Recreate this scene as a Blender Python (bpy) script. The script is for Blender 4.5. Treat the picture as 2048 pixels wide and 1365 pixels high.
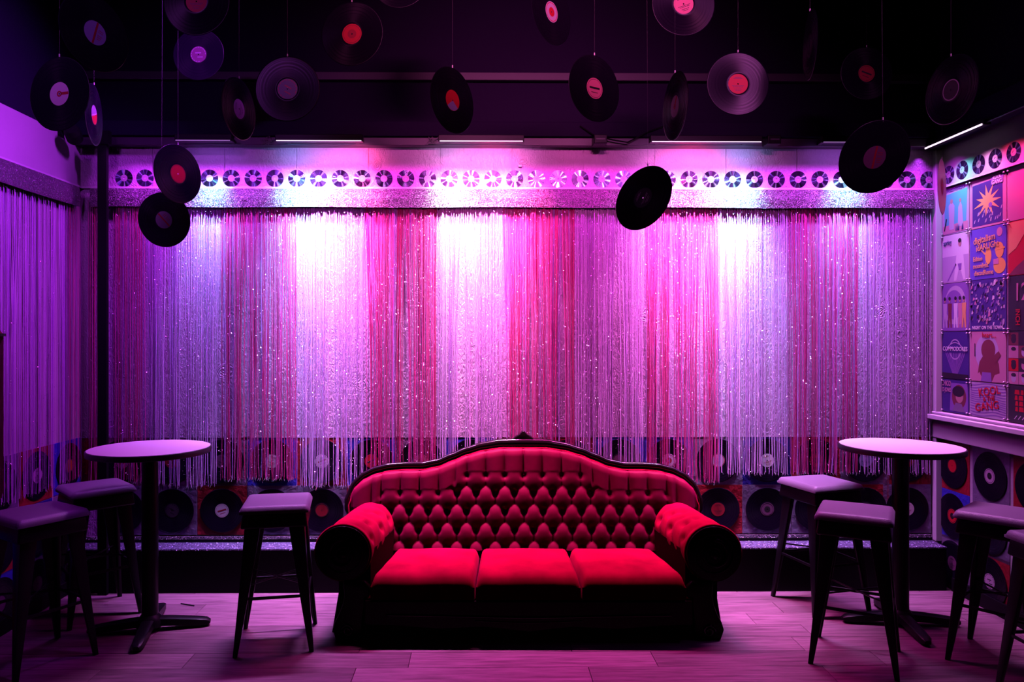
import bpy, bmesh, math, random
from mathutils import Vector, Matrix
random.seed(7)
PI = math.pi
scn = bpy.context.scene
for o in list(bpy.data.objects):
    bpy.data.objects.remove(o)
COL = scn.collection

# ------------------------------------------------------------------ camera
FPX, CX, CY, YAW, CAMZ = 1480.0, 980.5, 674.0, math.radians(-0.6), 1.72
cd = bpy.data.cameras.new('camera'); cam = bpy.data.objects.new('camera', cd); COL.objects.link(cam)
cam.location = (0, 0, CAMZ); cam.rotation_euler = (PI/2, 0, YAW)
cd.sensor_width = 36.0; cd.lens = FPX/2048*36.0
cd.shift_x = (1024-CX)/2048; cd.shift_y = (CY-682.5)/2048
cd.clip_start = 0.05; cd.clip_end = 60
scn.camera = cam

# ------------------------------------------------------------------ world, exposure
w = bpy.data.worlds.new('world'); scn.world = w; w.use_nodes = True
w.node_tree.nodes['Background'].inputs[0].default_value = (0.004, 0.002, 0.006, 1)
w.node_tree.nodes['Background'].inputs[1].default_value = 0.25
scn.view_settings.view_transform = 'Standard'; scn.view_settings.look = 'None'
scn.view_settings.exposure = -0.14; scn.view_settings.gamma = 1.0
scn.view_settings.use_curve_mapping = False
scn.cycles.sample_clamp_indirect = 4.0
scn.cycles.max_bounces = 6; scn.cycles.diffuse_bounces = 0; scn.cycles.glossy_bounces = 3

# ------------------------------------------------------------------ room measures
XL, XR, YB, ZW, ZC = -2.78, 3.19, 5.15, 3.07, 4.10

def ray(px, py):
    dx, dz = (px-CX)/FPX, -(py-CY)/FPX
    c, s = math.cos(YAW), math.sin(YAW)
    return Vector((dx*c - s, dx*s + c, dz))
def atY(px, py, Y):
    d = ray(px, py); t = Y/d.y; return Vector((d.x*t, Y, CAMZ+d.z*t))
def atZ(px, py, z):
    d = ray(px, py); t = (z-CAMZ)/d.z; return Vector((d.x*t, d.y*t, z))
def atX(px, py, X):
    d = ray(px, py); t = X/d.x; return Vector((X, d.y*t, CAMZ+d.z*t))

# ------------------------------------------------------------------ lights (LED bars over the curtain)
def area(name, loc, sx, sy, color, energy, tilt=0.0, spread=180, rotz=0.0):
    l = bpy.data.lights.new(name, 'AREA'); l.shape = 'RECTANGLE'; l.size = sx; l.size_y = sy
    l.color = color; l.energy = energy; l.spread = math.radians(spread)
    o = bpy.data.objects.new(name, l); COL.objects.link(o); o.location = loc
    o.rotation_mode = 'ZXY' if False else 'XYZ'
    # points down; positive tilt turns the beam towards local +Y
    m = Matrix.Rotation(rotz, 4, 'Z') @ Matrix.Rotation(tilt, 4, 'X')
    o.rotation_euler = m.to_euler()
    return o
MAG = (1.0, 0.030, 0.80); PNK = (1.0, 0.30, 0.80); CYN = (0.10, 1.0, 0.9)
RED = (1.0, 0.03, 0.14); GRN = (0.5, 1.0, 0.55)
LY, LZ = 4.93, 3.005
def bx_(px): return atY(px, 300, LY).x
BARS = [(352, 466), (552, 727), (877, 1048), (1299, 1522), (1640, 1790)]
# saturated wash from the whole row of bars
for a, b, c, e in ((225, 560, (0.60, 0.035, 0.95), 11), (560, 1300, MAG, 18), (1300, 1880, (0.70, 0.045, 0.95), 19)):
    xa, xb = bx_(a), bx_(b)
    area('wash_light', ((xa+xb)/2, LY-0.01, LZ), xb-xa, 0.05, c, e, tilt=math.radians(8), spread=125)
for a, b, c, e in ((352, 466, (0.45, 0.16, 1.0), 4), (552, 612, (0.30, 0.42, 1.0), 6.5), (612, 727, (0.95, 0.29, 0.95), 15), (877, 925, (0.80, 0.46, 0.86), 7),
                   (925, 1048, (1.0, 0.28, 0.80), 19), (1299, 1462, (1.0, 0.27, 0.86), 19), (1462, 1522, (0.42, 0.48, 1.0), 8), (1640, 1790, (0.55, 0.18, 1.0), 5)):
    xa, xb = bx_(a), bx_(b); xm = (xa+xb)/2; L = xb-xa
    area('bar_light', (xm, LY, LZ), L, 0.04, c, e*.5, tilt=math.radians(19), spread=88)
    area('bar_light', (xm, LY, LZ), L*.96, 0.04, c, e*.95, tilt=math.radians(7), spread=50)
    area('bar_light', (xm, LY+.035, LZ-.004), L*.96, 0.015, c, e*.05, tilt=math.radians(62), spread=150)
# light the bars throw out into the room, down over the sofa, tables and floor
for a, b, c, e in ((555, 727, (0.72, 0.26, 1.0), 13), (877, 1440, (1.0, 0.02, 0.36), 12), (1500, 1850, (0.95, 0.34, 0.95), 14)):
    xa, xb = bx_(a), bx_(b)
    area('room_light', ((xa+xb)/2, LY-0.05, LZ), xb-xa, 0.03, c, e, tilt=math.radians(-10), spread=70)
SPOTS = [(404, CYN, 2.2, .08), (585, CYN, 5.5, .14), (640, GRN, 1.6, .1), (705, RED, 2.6, .08), (724, RED, 1.6, .04),
         (900, GRN, 3.2, .1), (985, RED, 2.4, .08), (1065, RED, 1.6, .05), (1385, RED, 3.4, .1), (1450, GRN, 1.4, .08),
         (1495, CYN, 5.5, .14), (1715, CYN, 2.6, .09), (1335, PNK, 1.2, .08)]
for px, c, e, s in SPOTS:
    area('led_light', (bx_(px), LY+0.02, LZ), s, 0.03, c, e, tilt=math.radians(24), spread=50)
for px, s, e in ((712, .10, .42), (985, .16, .6), (1400, .16, .7)):
    area('led_light', (bx_(px), LY+.04, LZ-.004), s, 0.015, RED, e, tilt=math.radians(62), spread=120)
# side wall bars
area('side_light', (XR-0.14, 4.45, 2.99), 0.03, 1.35, (0.55, 0.06, 1.0), 4.2, spread=100)
for Y, c, e, s in ((4.86, CYN, .7, .12), (4.62, PNK, 1.0, .12), (4.42, RED, 1.0, .15), (4.2, RED, 1.5, .2)):
    area('side_led', (XR-0.13, Y, 2.985), 0.03, s, c, e, spread=80).rotation_euler = (0, math.radians(-14), 0)
def aim(o, tgt):
    o.rotation_euler = (Vector(tgt)-o.location).to_track_quat('-Z', 'Y').to_euler(); return o
# unseen violet fill added under the ceiling, washing the left wall
aim(area('fill_light', (-1.0, 3.8, 4.0), 0.12, 0.5, (0.50, 0.035, 1.0), 23, spread=74), (XL, 4.1, 2.45))
aim(area('fill_light', (-1.9, 0.9, 3.6), 0.5, 0.1, (0.60, 0.09, 1.0), 2.2, spread=46), (-1.9, 4.2, 2.78))  # added violet fill for the faces of the left records
# rose fills added high in the room to brighten the hanging records
aim(area('fill_light', (0.3, 0.9, 3.7), 1.6, 0.1, (0.95, 0.14, 0.55), 9, spread=40), (0.3, 4.6, 3.30))
aim(area('fill_light', (1.7, 1.3, 3.7), 0.8, 0.1, (0.85, 0.14, 0.75), 3.0, spread=50), (1.5, 3.9, 2.72))
# small warm lamps far behind the photographer: only glints on the vinyl
for p, e in (((-1.6, -1.4, 2.3), 1.6), ((1.2, -1.8, 2.4), 1.2)):
    l = bpy.data.lights.new('warm_lamp', 'POINT'); l.color = (1.0, 0.45, 0.12); l.energy = e; l.shadow_soft_size = 0.06
    o = bpy.data.objects.new('warm_lamp', l); COL.objects.link(o); o.location = p

# ------------------------------------------------------------------ materials
def new_mat(name):
    m = bpy.data.materials.new(name); m.use_nodes = True
    nt = m.node_tree; return m, nt, nt.nodes['Principled BSDF']
def mat(name, col, rough=0.5, metal=0.0, spec=0.5, coat=0.0, sheen=0.0, var=0.0, vscale=8.0, bump=0.0, bscale=60.0,
        emit=None, es=0.0, stretch=None, aniso=0.0, tint=None):
    m, nt, b = new_mat(name)
    b.inputs['Base Color'].default_value = (*col, 1); b.inputs['Roughness'].default_value = rough
    b.inputs['Metallic'].default_value = metal; b.inputs['Specular IOR Level'].default_value = spec
    b.inputs['Coat Weight'].default_value = coat; b.inputs['Coat Roughness'].default_value = 0.15
    if sheen:
        b.inputs['Sheen Weight'].default_value = sheen; b.inputs['Sheen Roughness'].default_value = 0.35
        b.inputs['Sheen Tint'].default_value = (*(tint or col), 1)
    if emit: b.inputs['Emission Color'].default_value = (*emit, 1); b.inputs['Emission Strength'].default_value = es
    tc = None
    def coords():
        tc = nt.nodes.new('ShaderNodeTexCoord'); out = tc.outputs['Object']
        if stretch:
            mp = nt.nodes.new('ShaderNodeMapping'); mp.inputs['Scale'].default_value = stretch
            nt.links.new(out, mp.inputs[0]); out = mp.outputs[0]
        return out
    if var:
        n = nt.nodes.new('ShaderNodeTexNoise'); n.inputs['Scale'].default_value = vscale; n.inputs['Detail'].default_value = 5
        nt.links.new(coords(), n.inputs['Vector'])
        r = nt.nodes.new('ShaderNodeMapRange'); r.inputs[1].default_value = .3; r.inputs[2].default_value = .7
        r.inputs[3].default_value = 1-var; r.inputs[4].default_value = 1+var*0.5
        nt.links.new(n.outputs[0], r.inputs[0])
        mx = nt.nodes.new('ShaderNodeVectorMath'); mx.operation = 'SCALE'; mx.inputs[0].default_value = col
        nt.links.new(r.outputs[0], mx.inputs['Scale']); nt.links.new(mx.outputs[0], b.inputs['Base Color'])
    if bump:
        n = nt.nodes.new('ShaderNodeTexNoise'); n.inputs['Scale'].default_value = bscale; n.inputs['Detail'].default_value = 4
        nt.links.new(coords(), n.inputs['Vector'])
        bp = nt.nodes.new('ShaderNodeBump'); bp.inputs['Strength'].default_value = bump; bp.inputs['Distance'].default_value = 0.01
        nt.links.new(n.outputs[0], bp.inputs['Height']); nt.links.new(bp.outputs[0], b.inputs['Normal'])
    return m
def board_mat():
    """white painted boards, glossy, with knots and wavy grain standing proud"""
    m, nt, b = new_mat('painted_board')
    b.inputs['Base Color'].default_value = (0.72, 0.47, 0.74, 1); b.inputs['Roughness'].default_value = 0.38
    tc = nt.nodes.new('ShaderNodeTexCoord')
    n1 = nt.nodes.new('ShaderNodeTexNoise'); n1.inputs['Scale'].default_value = 42; n1.inputs['Detail'].default_value = 6
    n1.inputs['Distortion'].default_value = 1.2
    mp = nt.nodes.new('ShaderNodeMapping'); mp.inputs['Scale'].default_value = (1.5, 1, 0.8); nt.links.new(tc.outputs['Object'], mp.inputs[0])
    nt.links.new(mp.outputs[0], n1.inputs['Vector'])
    v = nt.nodes.new('ShaderNodeTexVoronoi'); v.inputs['Scale'].default_value = 2.4
    nz_ = nt.nodes.new('ShaderNodeTexNoise'); nz_.inputs['Scale'].default_value = 9; nt.links.new(tc.outputs['Object'], nz_.inputs['Vector'])
    dv = nt.nodes.new('ShaderNodeVectorMath'); dv.operation = 'MULTIPLY_ADD'; dv.inputs[1].default_value = (.12, .12, .12)
    nt.links.new(nz_.outputs['Color'], dv.inputs[0]); nt.links.new(tc.outputs['Object'], dv.inputs[2]); nt.links.new(dv.outputs[0], v.inputs['Vector'])
    wv = nt.nodes.new('ShaderNodeMath'); wv.operation = 'MULTIPLY'; wv.inputs[1].default_value = 190
    nt.links.new(v.outputs['Distance'], wv.inputs[0])
    sn = nt.nodes.new('ShaderNodeMath'); sn.operation = 'SINE'; nt.links.new(wv.outputs[0], sn.inputs[0])
    fall = nt.nodes.new('ShaderNodeMapRange'); fall.inputs[1].default_value = 0.0; fall.inputs[2].default_value = 0.16
    fall.inputs[3].default_value = 0.5; fall.inputs[4].default_value = 0.0; nt.links.new(v.outputs['Distance'], fall.inputs[0])
    mu = nt.nodes.new('ShaderNodeMath'); mu.operation = 'MULTIPLY'; nt.links.new(sn.outputs[0], mu.inputs[0]); nt.links.new(fall.outputs[0], mu.inputs[1])
    ad = nt.nodes.new('ShaderNodeMath'); ad.operation = 'ADD'; nt.links.new(mu.outputs[0], ad.inputs[0]); nt.links.new(n1.outputs[0], ad.inputs[1])
    bp = nt.nodes.new('ShaderNodeBump'); bp.inputs['Strength'].default_value = 0.85; bp.inputs['Distance'].default_value = 0.012
    nt.links.new(ad.outputs[0], bp.inputs['Height']); nt.links.new(bp.outputs[0], b.inputs['Normal'])
    return m
def wood_floor():
    m, nt, b = new_mat('floor_wood')
    b.inputs['Roughness'].default_value = 0.42
    oi = nt.nodes.new('ShaderNodeObjectInfo'); tc = nt.nodes.new('ShaderNodeTexCoord')
    mp = nt.nodes.new('ShaderNodeMapping'); mp.inputs['Scale'].default_value = (1.6, 22, 10)
    nt.links.new(tc.outputs['Object'], mp.inputs[0])
    sc = nt.nodes.new('ShaderNodeVectorMath'); sc.operation = 'SCALE'; sc.inputs[0].default_value = (37, 11, 5); nt.links.new(oi.outputs['Random'], sc.inputs['Scale'])
    nt.links.new(sc.outputs[0], mp.inputs['Location'])
    n = nt.nodes.new('ShaderNodeTexNoise'); n.inputs['Scale'].default_value = 2.2; n.inputs['Detail'].default_value = 8; n.inputs['Roughness'].default_value = .65
    nt.links.new(mp.outputs[0], n.inputs['Vector'])
    cr = nt.nodes.new('ShaderNodeValToRGB'); cr.color_ramp.elements[0].position = .3; cr.color_ramp.elements[1].position = .72
    cr.color_ramp.elements[0].color = (.13, .07, .09, 1); cr.color_ramp.elements[1].color = (.44, .26, .32, 1)
    nt.links.new(n.outputs[0], cr.inputs[0])
    rr = nt.nodes.new('ShaderNodeMapRange'); rr.inputs[3].default_value = .72; rr.inputs[4].default_value = 1.15; nt.links.new(oi.outputs['Random'], rr.inputs[0])
    vm = nt.nodes.new('ShaderNodeVectorMath'); vm.operation = 'SCALE'; nt.links.new(cr.outputs[0], vm.inputs[0]); nt.links.new(rr.outputs[0], vm.inputs['Scale'])
    nt.links.new(vm.outputs[0], b.inputs['Base Color'])
    bp = nt.nodes.new('ShaderNodeBump'); bp.inputs['Strength'].default_value = .25; bp.inputs['Distance'].default_value = .004
    nt.links.new(n.outputs[0], bp.inputs['Height']); nt.links.new(bp.outputs[0], b.inputs['Normal'])
    return m
def glitter_mat(name, col, scale=260):
    m, nt, b = new_mat(name)
    b.inputs['Base Color'].default_value = (*col, 1); b.inputs['Metallic'].default_value = 0.55; b.inputs['Roughness'].default_value = 0.42
    tc = nt.nodes.new('ShaderNodeTexCoord'); v = nt.nodes.new('ShaderNodeTexVoronoi'); v.inputs['Scale'].default_value = scale
    nt.links.new(tc.outputs['Object'], v.inputs['Vector'])
    # every glitter grain faces its own way
    sub = nt.nodes.new('ShaderNodeVectorMath'); sub.operation = 'SUBTRACT'; sub.inputs[1].default_value = (.5, .5, .5); nt.links.new(v.outputs['Color'], sub.inputs[0])
    sc = nt.nodes.new('ShaderNodeVectorMath'); sc.operation = 'SCALE'; sc.inputs['Scale'].default_value = 1.5; nt.links.new(sub.outputs[0], sc.inputs[0])
    g = nt.nodes.new('ShaderNodeNewGeometry'); ad = nt.nodes.new('ShaderNodeVectorMath'); nt.links.new(g.outputs['Normal'], ad.inputs[0]); nt.links.new(sc.outputs[0], ad.inputs[1])
    nm = nt.nodes.new('ShaderNodeVectorMath'); nm.operation = 'NORMALIZE'; nt.links.new(ad.outputs[0], nm.inputs[0]); nt.links.new(nm.outputs[0], b.inputs['Normal'])
    return m
def disc_mat(name, col, rough, metal, aniso, spec=0.5, streak=0.0):
    m, nt, b = new_mat(name)
    b.inputs['Base Color'].default_value = (*col, 1); b.inputs['Roughness'].default_value = rough
    b.inputs['Metallic'].default_value = metal; b.inputs['Anisotropic'].default_value = aniso; b.inputs['Specular IOR Level'].default_value = spec
    t = nt.nodes.new('ShaderNodeTangent'); t.direction_type = 'RADIAL'; t.axis = 'Z'; nt.links.new(t.outputs[0], b.inputs['Tangent'])
    if streak == 0:
        tc = nt.nodes.new('ShaderNodeTexCoord'); ln = nt.nodes.new('ShaderNodeVectorMath'); ln.operation = 'LENGTH'; nt.links.new(tc.outputs['Object'], ln.inputs[0])
        mu = nt.nodes.new('ShaderNodeMath'); mu.operation = 'MULTIPLY'; mu.inputs[1].default_value = 900; nt.links.new(ln.outputs['Value'], mu.inputs[0])
        sn = nt.nodes.new('ShaderNodeMath'); sn.operation = 'SINE'; nt.links.new(mu.outputs[0], sn.inputs[0])
        n = nt.nodes.new('ShaderNodeTexNoise'); n.noise_dimensions = '1D'; n.inputs['Scale'].default_value = 130; nt.links.new(ln.outputs['Value'], n.inputs['W'])
        mr = nt.nodes.new('ShaderNodeMapRange'); mr.inputs[3].default_value = rough*0.7; mr.inputs[4].default_value = rough*1.5; nt.links.new(n.outputs[0], mr.inputs[0]); nt.links.new(mr.outputs[0], b.inputs['Roughness'])
    else:
        # spokes of reflected light on the playing side, painted into the base colour
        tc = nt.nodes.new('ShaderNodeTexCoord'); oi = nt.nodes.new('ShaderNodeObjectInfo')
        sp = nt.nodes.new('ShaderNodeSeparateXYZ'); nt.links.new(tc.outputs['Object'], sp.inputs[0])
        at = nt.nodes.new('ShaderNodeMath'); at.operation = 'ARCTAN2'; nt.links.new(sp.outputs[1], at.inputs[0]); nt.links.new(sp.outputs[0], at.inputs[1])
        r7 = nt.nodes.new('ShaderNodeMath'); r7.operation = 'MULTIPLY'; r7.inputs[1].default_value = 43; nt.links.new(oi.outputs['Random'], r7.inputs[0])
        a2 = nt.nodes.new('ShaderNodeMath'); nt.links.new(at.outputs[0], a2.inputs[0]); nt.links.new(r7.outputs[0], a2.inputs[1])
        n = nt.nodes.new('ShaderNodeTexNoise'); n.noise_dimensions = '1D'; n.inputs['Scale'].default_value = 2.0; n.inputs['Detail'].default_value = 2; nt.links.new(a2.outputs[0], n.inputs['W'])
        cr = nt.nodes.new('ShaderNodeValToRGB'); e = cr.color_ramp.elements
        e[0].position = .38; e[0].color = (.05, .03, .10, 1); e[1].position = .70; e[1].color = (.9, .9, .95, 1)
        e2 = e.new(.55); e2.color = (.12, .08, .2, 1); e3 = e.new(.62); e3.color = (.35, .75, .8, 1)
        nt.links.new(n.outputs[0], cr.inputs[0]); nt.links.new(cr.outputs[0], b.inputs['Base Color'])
    return m
M = {}
M['board'] = board_mat()
M['floor'] = wood_floor()
M['floor_base'] = mat('floor_base', (.03, .02, .02), .9)
M['black_paint'] = mat('black_paint', (.014, .004, .032), .6, spec=.06, bump=.15, bscale=30)
M['black_trim'] = mat('black_trim', (.05, .035, .06), .4)
M['kick'] = mat('kick_black', (.006, .005, .008), .6, spec=.12)
M['wall_paint'] = mat('wall_paint', (.62, .56, .62), .6, bump=.25, bscale=45, var=.08, vscale=3)
M['white_trim'] = mat('white_trim', (.75, .7, .76), .35)
M['glitter'] = glitter_mat('glitter_silver', (.20, .165, .21), 380)
M['glitter_dark'] = glitter_mat('glitter_ledge', (.16, .15, .26), 160)
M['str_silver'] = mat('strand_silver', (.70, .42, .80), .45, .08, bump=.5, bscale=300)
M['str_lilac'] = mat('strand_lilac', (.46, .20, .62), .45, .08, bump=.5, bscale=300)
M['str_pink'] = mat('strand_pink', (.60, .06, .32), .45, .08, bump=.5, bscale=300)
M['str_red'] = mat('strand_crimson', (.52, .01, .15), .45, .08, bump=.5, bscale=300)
M['flake'] = mat('sequin_flake', (.95, .88, .95), .22, .75)
M['flake_pink'] = mat('sequin_pink', (.95, .45, .65), .22, .75)
M['vinyl'] = disc_mat('vinyl', (.007, .003, .013), .27, 0, .75, .2)
M['cd'] = disc_mat('compact_disc', (.3, .3, .35), .22, .92, .9, streak=1)
M['cd_hub'] = mat('disc_hub', (.45, .40, .45), .25, spec=.6)
M['string'] = mat('hanging_string', (.16, .14, .16), .5)
M['led'] = mat('led_lens', (.9, .6, .9), .4, emit=(1, .72, 1), es=1.6)
M['led_dim'] = mat('led_lens_dim', (.6, .3, .7), .4, emit=(.8, .4, 1), es=.35)
M['metal'] = mat('black_metal', (.008, .007, .010), .36, 0, spec=.18)
M['vinyl_pad'] = mat('seat_leatherette', (.18, .14, .20), .42, bump=.2, bscale=220, sheen=.2, tint=(.8, .7, .9))
M['laminate'] = mat('white_laminate', (.84, .80, .82), .3)
M['edge'] = mat('table_edge', (.012, .01, .014), .4)
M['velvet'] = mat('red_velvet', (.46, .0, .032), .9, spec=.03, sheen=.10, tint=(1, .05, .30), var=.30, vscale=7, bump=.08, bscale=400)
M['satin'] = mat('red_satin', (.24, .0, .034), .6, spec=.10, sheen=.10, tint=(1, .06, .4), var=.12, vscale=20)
M['lacquer'] = mat('black_lacquer', (.010, .004, .005), .14, spec=.28, coat=.12)
M['frame_black'] = mat('frame_black', (.008, .003, .004), .3, spec=.07)
M['dark_cloth'] = mat('dark_upholstery', (.03, .001, .004), .9, spec=.02)
M['pin'] = mat('pin_head', (.85, .8, .85), .25)
M['feather'] = mat('red_feather', (.75, .03, .08), .6, sheen=.5)
M['shade'] = mat('red_shade', (.30, .004, .02), .7)
def cm(name, r, g, b, rough=.55, **k):
    if name not in M: M[name] = mat(name, (r, g, b), rough, **k)
    return M[name]
PANEL = {'red': cm('panel_red', .40, .015, .035, .45, bump=.5, bscale=40), 'blue': cm('panel_blue', .05, .045, .55, .45, bump=.5, bscale=40),
         'navy': cm('panel_navy', .03, .02, .28, .45, bump=.5, bscale=40), 'silver': cm('panel_silver', .30, .24, .38, .35, bump=.6, bscale=26, metal=.3),
         'lilac': cm('panel_lilac', .30, .14, .30, .45, bump=.5, bscale=40)}
LBL = {'red': (.65, .01, .03), 'crimson': (.40, .01, .03), 'pink': (.75, .18, .28), 'lilac': (.62, .45, .60), 'white': (.8, .74, .76),
       'blue': (.30, .28, .50), 'grey': (.40, .34, .42), 'dark': (.05, .035, .05), 'black': (.012, .01, .014), 'plum': (.18, .06, .14), 'orange': (.9, .35, .05)}
for k, c in LBL.items(): cm('label_'+k, *c)

# ------------------------------------------------------------------ mesh helpers
class MB:
    def __init__(s): s.v = []; s.f = []; s.m = []
    def add(s, vs, fs, mi=0):
        n = len(s.v); s.v += [tuple(p) for p in vs]; s.f += [tuple(i+n for i in f) for f in fs]; s.m += [mi]*len(fs)
    def box(s, x0, x1, y0, y1, z0, z1, mi=0):
        s.add([(x0,y0,z0),(x1,y0,z0),(x1,y1,z0),(x0,y1,z0),(x0,y0,z1),(x1,y0,z1),(x1,y1,z1),(x0,y1,z1)],
              [(0,3,2,1),(4,5,6,7),(0,1,5,4),(1,2,6,5),(2,3,7,6),(3,0,4,7)], mi)
    def hexa(s, b, t, mi=0):
        s.add(list(b)+list(t), [(0,3,2,1),(4,5,6,7),(0,1,5,4),(1,2,6,5),(2,3,7,6),(3,0,4,7)], mi)
    def tube(s, pts, r, n=8, mi=0, cap=True):
        pts = [Vector(p) for p in pts]; rings = []; up = None
        for i, p in enumerate(pts):
            d = (pts[min(i+1, len(pts)-1)]-pts[max(i-1, 0)]).normalized()
            if up is None: up = Vector((0,0,1)) if abs(d.z) < .9 else Vector((0,1,0))
            a = d.cross(up).normalized(); b = a.cross(d).normalized(); up = b
            rr = r[i] if isinstance(r, (list, tuple)) else r
            rings.append([p+a*(math.cos(2*PI*k/n)*rr)+b*(math.sin(2*PI*k/n)*rr) for k in range(n)])
        vs = [q for R in rings for q in R]; fs = []
        for i in range(len(pts)-1):
            for k in range(n):
                k2 = (k+1) % n; fs.append((i*n+k, i*n+k2, (i+1)*n+k2, (i+1)*n+k))
        if cap: fs.append(tuple(range(n))[::-1]); fs.append(tuple((len(pts)-1)*n+k for k in range(n)))
        s.add(vs, fs, mi)
    def lathe(s, prof, n=48, mi=0, close=True):
        vs = []; m = len(prof)
        for k in range(n):
            a = 2*PI*k/n
            for r, z in prof: vs.append((r*math.cos(a), r*math.sin(a), z))
        fs = []
        for k in range(n):
            k2 = (k+1) % n
            for i in range(m if close else m-1):
                j = (i+1) % m; fs.append((k*m+i, k2*m+i, k2*m+j, k*m+j))
        s.add(vs, fs, mi)
    def extr(s, poly, y0, y1, mi=0):
        """polygon in x,z extruded along y"""
        n = len(poly); vs = [(x, y0, z) for x, z in poly]+[(x, y1, z) for x, z in poly]
        s.add(vs, [tuple(range(n)), tuple(range(n, 2*n))[::-1]]+[(i, i+n, (i+1) % n+n, (i+1) % n) for i in range(n)], mi)
    def mesh(s, name, mats, smooth=False):
        me = bpy.data.meshes.new(name); me.from_pydata(s.v, [], s.f)
        for m in (mats if isinstance(mats, (list, tuple)) else [mats]): me.materials.append(m)
        me.polygons.foreach_set('material_index', s.m)
        if smooth: me.polygons.foreach_set('use_smooth', [True]*len(me.polygons))
        me.update(); return me
def obj(name, me, parent=None, loc=(0,0,0), rot=(0,0,0)):
    o = bpy.data.objects.new(name, me); COL.objects.link(o); o.location = loc; o.rotation_euler = rot
    if parent: o.parent = parent
    return o
def recalc(me):
    bm = bmesh.new(); bm.from_mesh(me); bmesh.ops.recalc_face_normals(bm, faces=bm.faces); bm.to_mesh(me); bm.free()
def bevel(me, w, seg=2, ang=35):
    bm = bmesh.new(); bm.from_mesh(me); bmesh.ops.recalc_face_normals(bm, faces=bm.faces)
    es = [e for e in bm.edges if len(e.link_faces) == 2 and e.calc_face_angle(0) > math.radians(ang)]
    bmesh.ops.bevel(bm, geom=es, offset=w, segments=seg, affect='EDGES', profile=.5)
    bm.to_mesh(me); bm.free()
def autosmooth(me, ang=40):
    me.polygons.foreach_set('use_smooth', [True]*len(me.polygons))
    bm = bmesh.new(); bm.from_mesh(me)
    for e in bm.edges:
        if len(e.link_faces) == 2 and e.calc_face_angle(0) > math.radians(ang): e.smooth = False
    bm.to_mesh(me); bm.free()
def thing(name, label, cat, loc=(0,0,0), rotz=0, group=None):
    o = bpy.data.objects.new(name, None); COL.objects.link(o); o.location = loc; o.rotation_euler = (0, 0, rotz)
    o.empty_display_size = .05; return tag(o, label, cat, group)
def tag(o, label, cat, group=None):
    o['label'] = label; o['category'] = cat
    if group: o['group'] = group
    return o
def struct(name, me, parent=None, loc=(0,0,0)):
    o = obj(name, me, parent, loc)
    if not parent: o['kind'] = 'structure'
    return o
ORD = ['first','second','third','fourth','fifth','sixth','seventh','eighth','ninth','tenth','eleventh','twelfth','thirteenth','fourteenth','fifteenth',
       'sixteenth','seventeenth','eighteenth','nineteenth','twentieth','twenty-first','twenty-second','twenty-third','twenty-fourth','twenty-fifth',
       'twenty-sixth','twenty-seventh','twenty-eighth','twenty-ninth','thirtieth','thirty-first','thirty-second','thirty-third','thirty-fourth','thirty-fifth',
       'thirty-sixth','thirty-seventh','thirty-eighth']

# ================================================================== THE ROOM
Y0 = 0.2
m = MB(); m.box(XL-.1, XR+.1, Y0, YB+.1, -.06, -.012); floor = struct('floor', m.mesh('floor', M['floor_base']))
# planks run left to right
PW = .186; row = 0; y = YB
while y > 1.0:
    x = XL - random.uniform(0, 1.0)
    while x < XR:
        L = random.uniform(1.15, 1.35); x0, x1 = max(x, XL), min(x+L, XR)
        if x1-x0 > .05:
            b = MB(); dz = random.uniform(-.0006, .0006); g = .0012
            hw, hl = PW/2-g, (x1-x0)/2-g
            b.add([(-hl,-hw,-.011),(hl,-hw,-.011),(hl,hw,-.011),(-hl,hw,-.011),(-hl,-hw,-.0015),(hl,-hw,-.0015),(hl,hw,-.0015),(-hl,hw,-.0015),
                   (-hl+.0015,-hw+.0015,0),(hl-.0015,-hw+.0015,0),(hl-.0015,hw-.0015,0),(-hl+.0015,hw-.0015,0)],
                  [(0,3,2,1),(0,1,5,4),(1,2,6,5),(2,3,7,6),(3,0,4,7),(4,5,9,8),(5,6,10,9),(6,7,11,10),(7,4,8,11),(8,9,10,11)])
            struct('plank', b.mesh('plank', M['floor']), floor, ((x0+x1)/2, y-PW/2, dz))
        x += L
    y -= PW; row += 1

def two_tone(x0, x1, y0, y1):
    m = MB(); m.box(x0, x1, y0, y1, -.06, ZW, 0); m.box(x0, x1, y0, y1, ZW, ZC+.1, 1); return m
WB = struct('wall_back', two_tone(XL-.1, XR+.1, YB, YB+.1).mesh('wall_back', [M['board'], M['black_paint']]))
WL = struct('wall_left', two_tone(XL-.1, XL, Y0, YB).mesh('wall_left', [M['wall_paint'], M['black_paint']]))
WR = struct('wall_right', two_tone(XR, XR+.1, Y0, YB).mesh('wall_right', [M['wall_paint'], M['black_paint']]))
m = MB(); m.box(XL-.1, XR+.1, Y0, YB+.1, ZC, ZC+.1); ceil_ = struct('ceiling', m.mesh('ceiling', M['black_paint']))
# vertical boards under the curtain: thin proud planks on the back wall
for i in range(12):
    a = XL + .002 + i*(XR-XL)/12; b = XL - .002 + (i+1)*(XR-XL)/12
    m = MB(); m.box(a, b, YB-.006, YB-.0005, 1.02, ZW-.001); me = m.mesh('board', M['board'])
    struct('board', me, WB)
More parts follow.
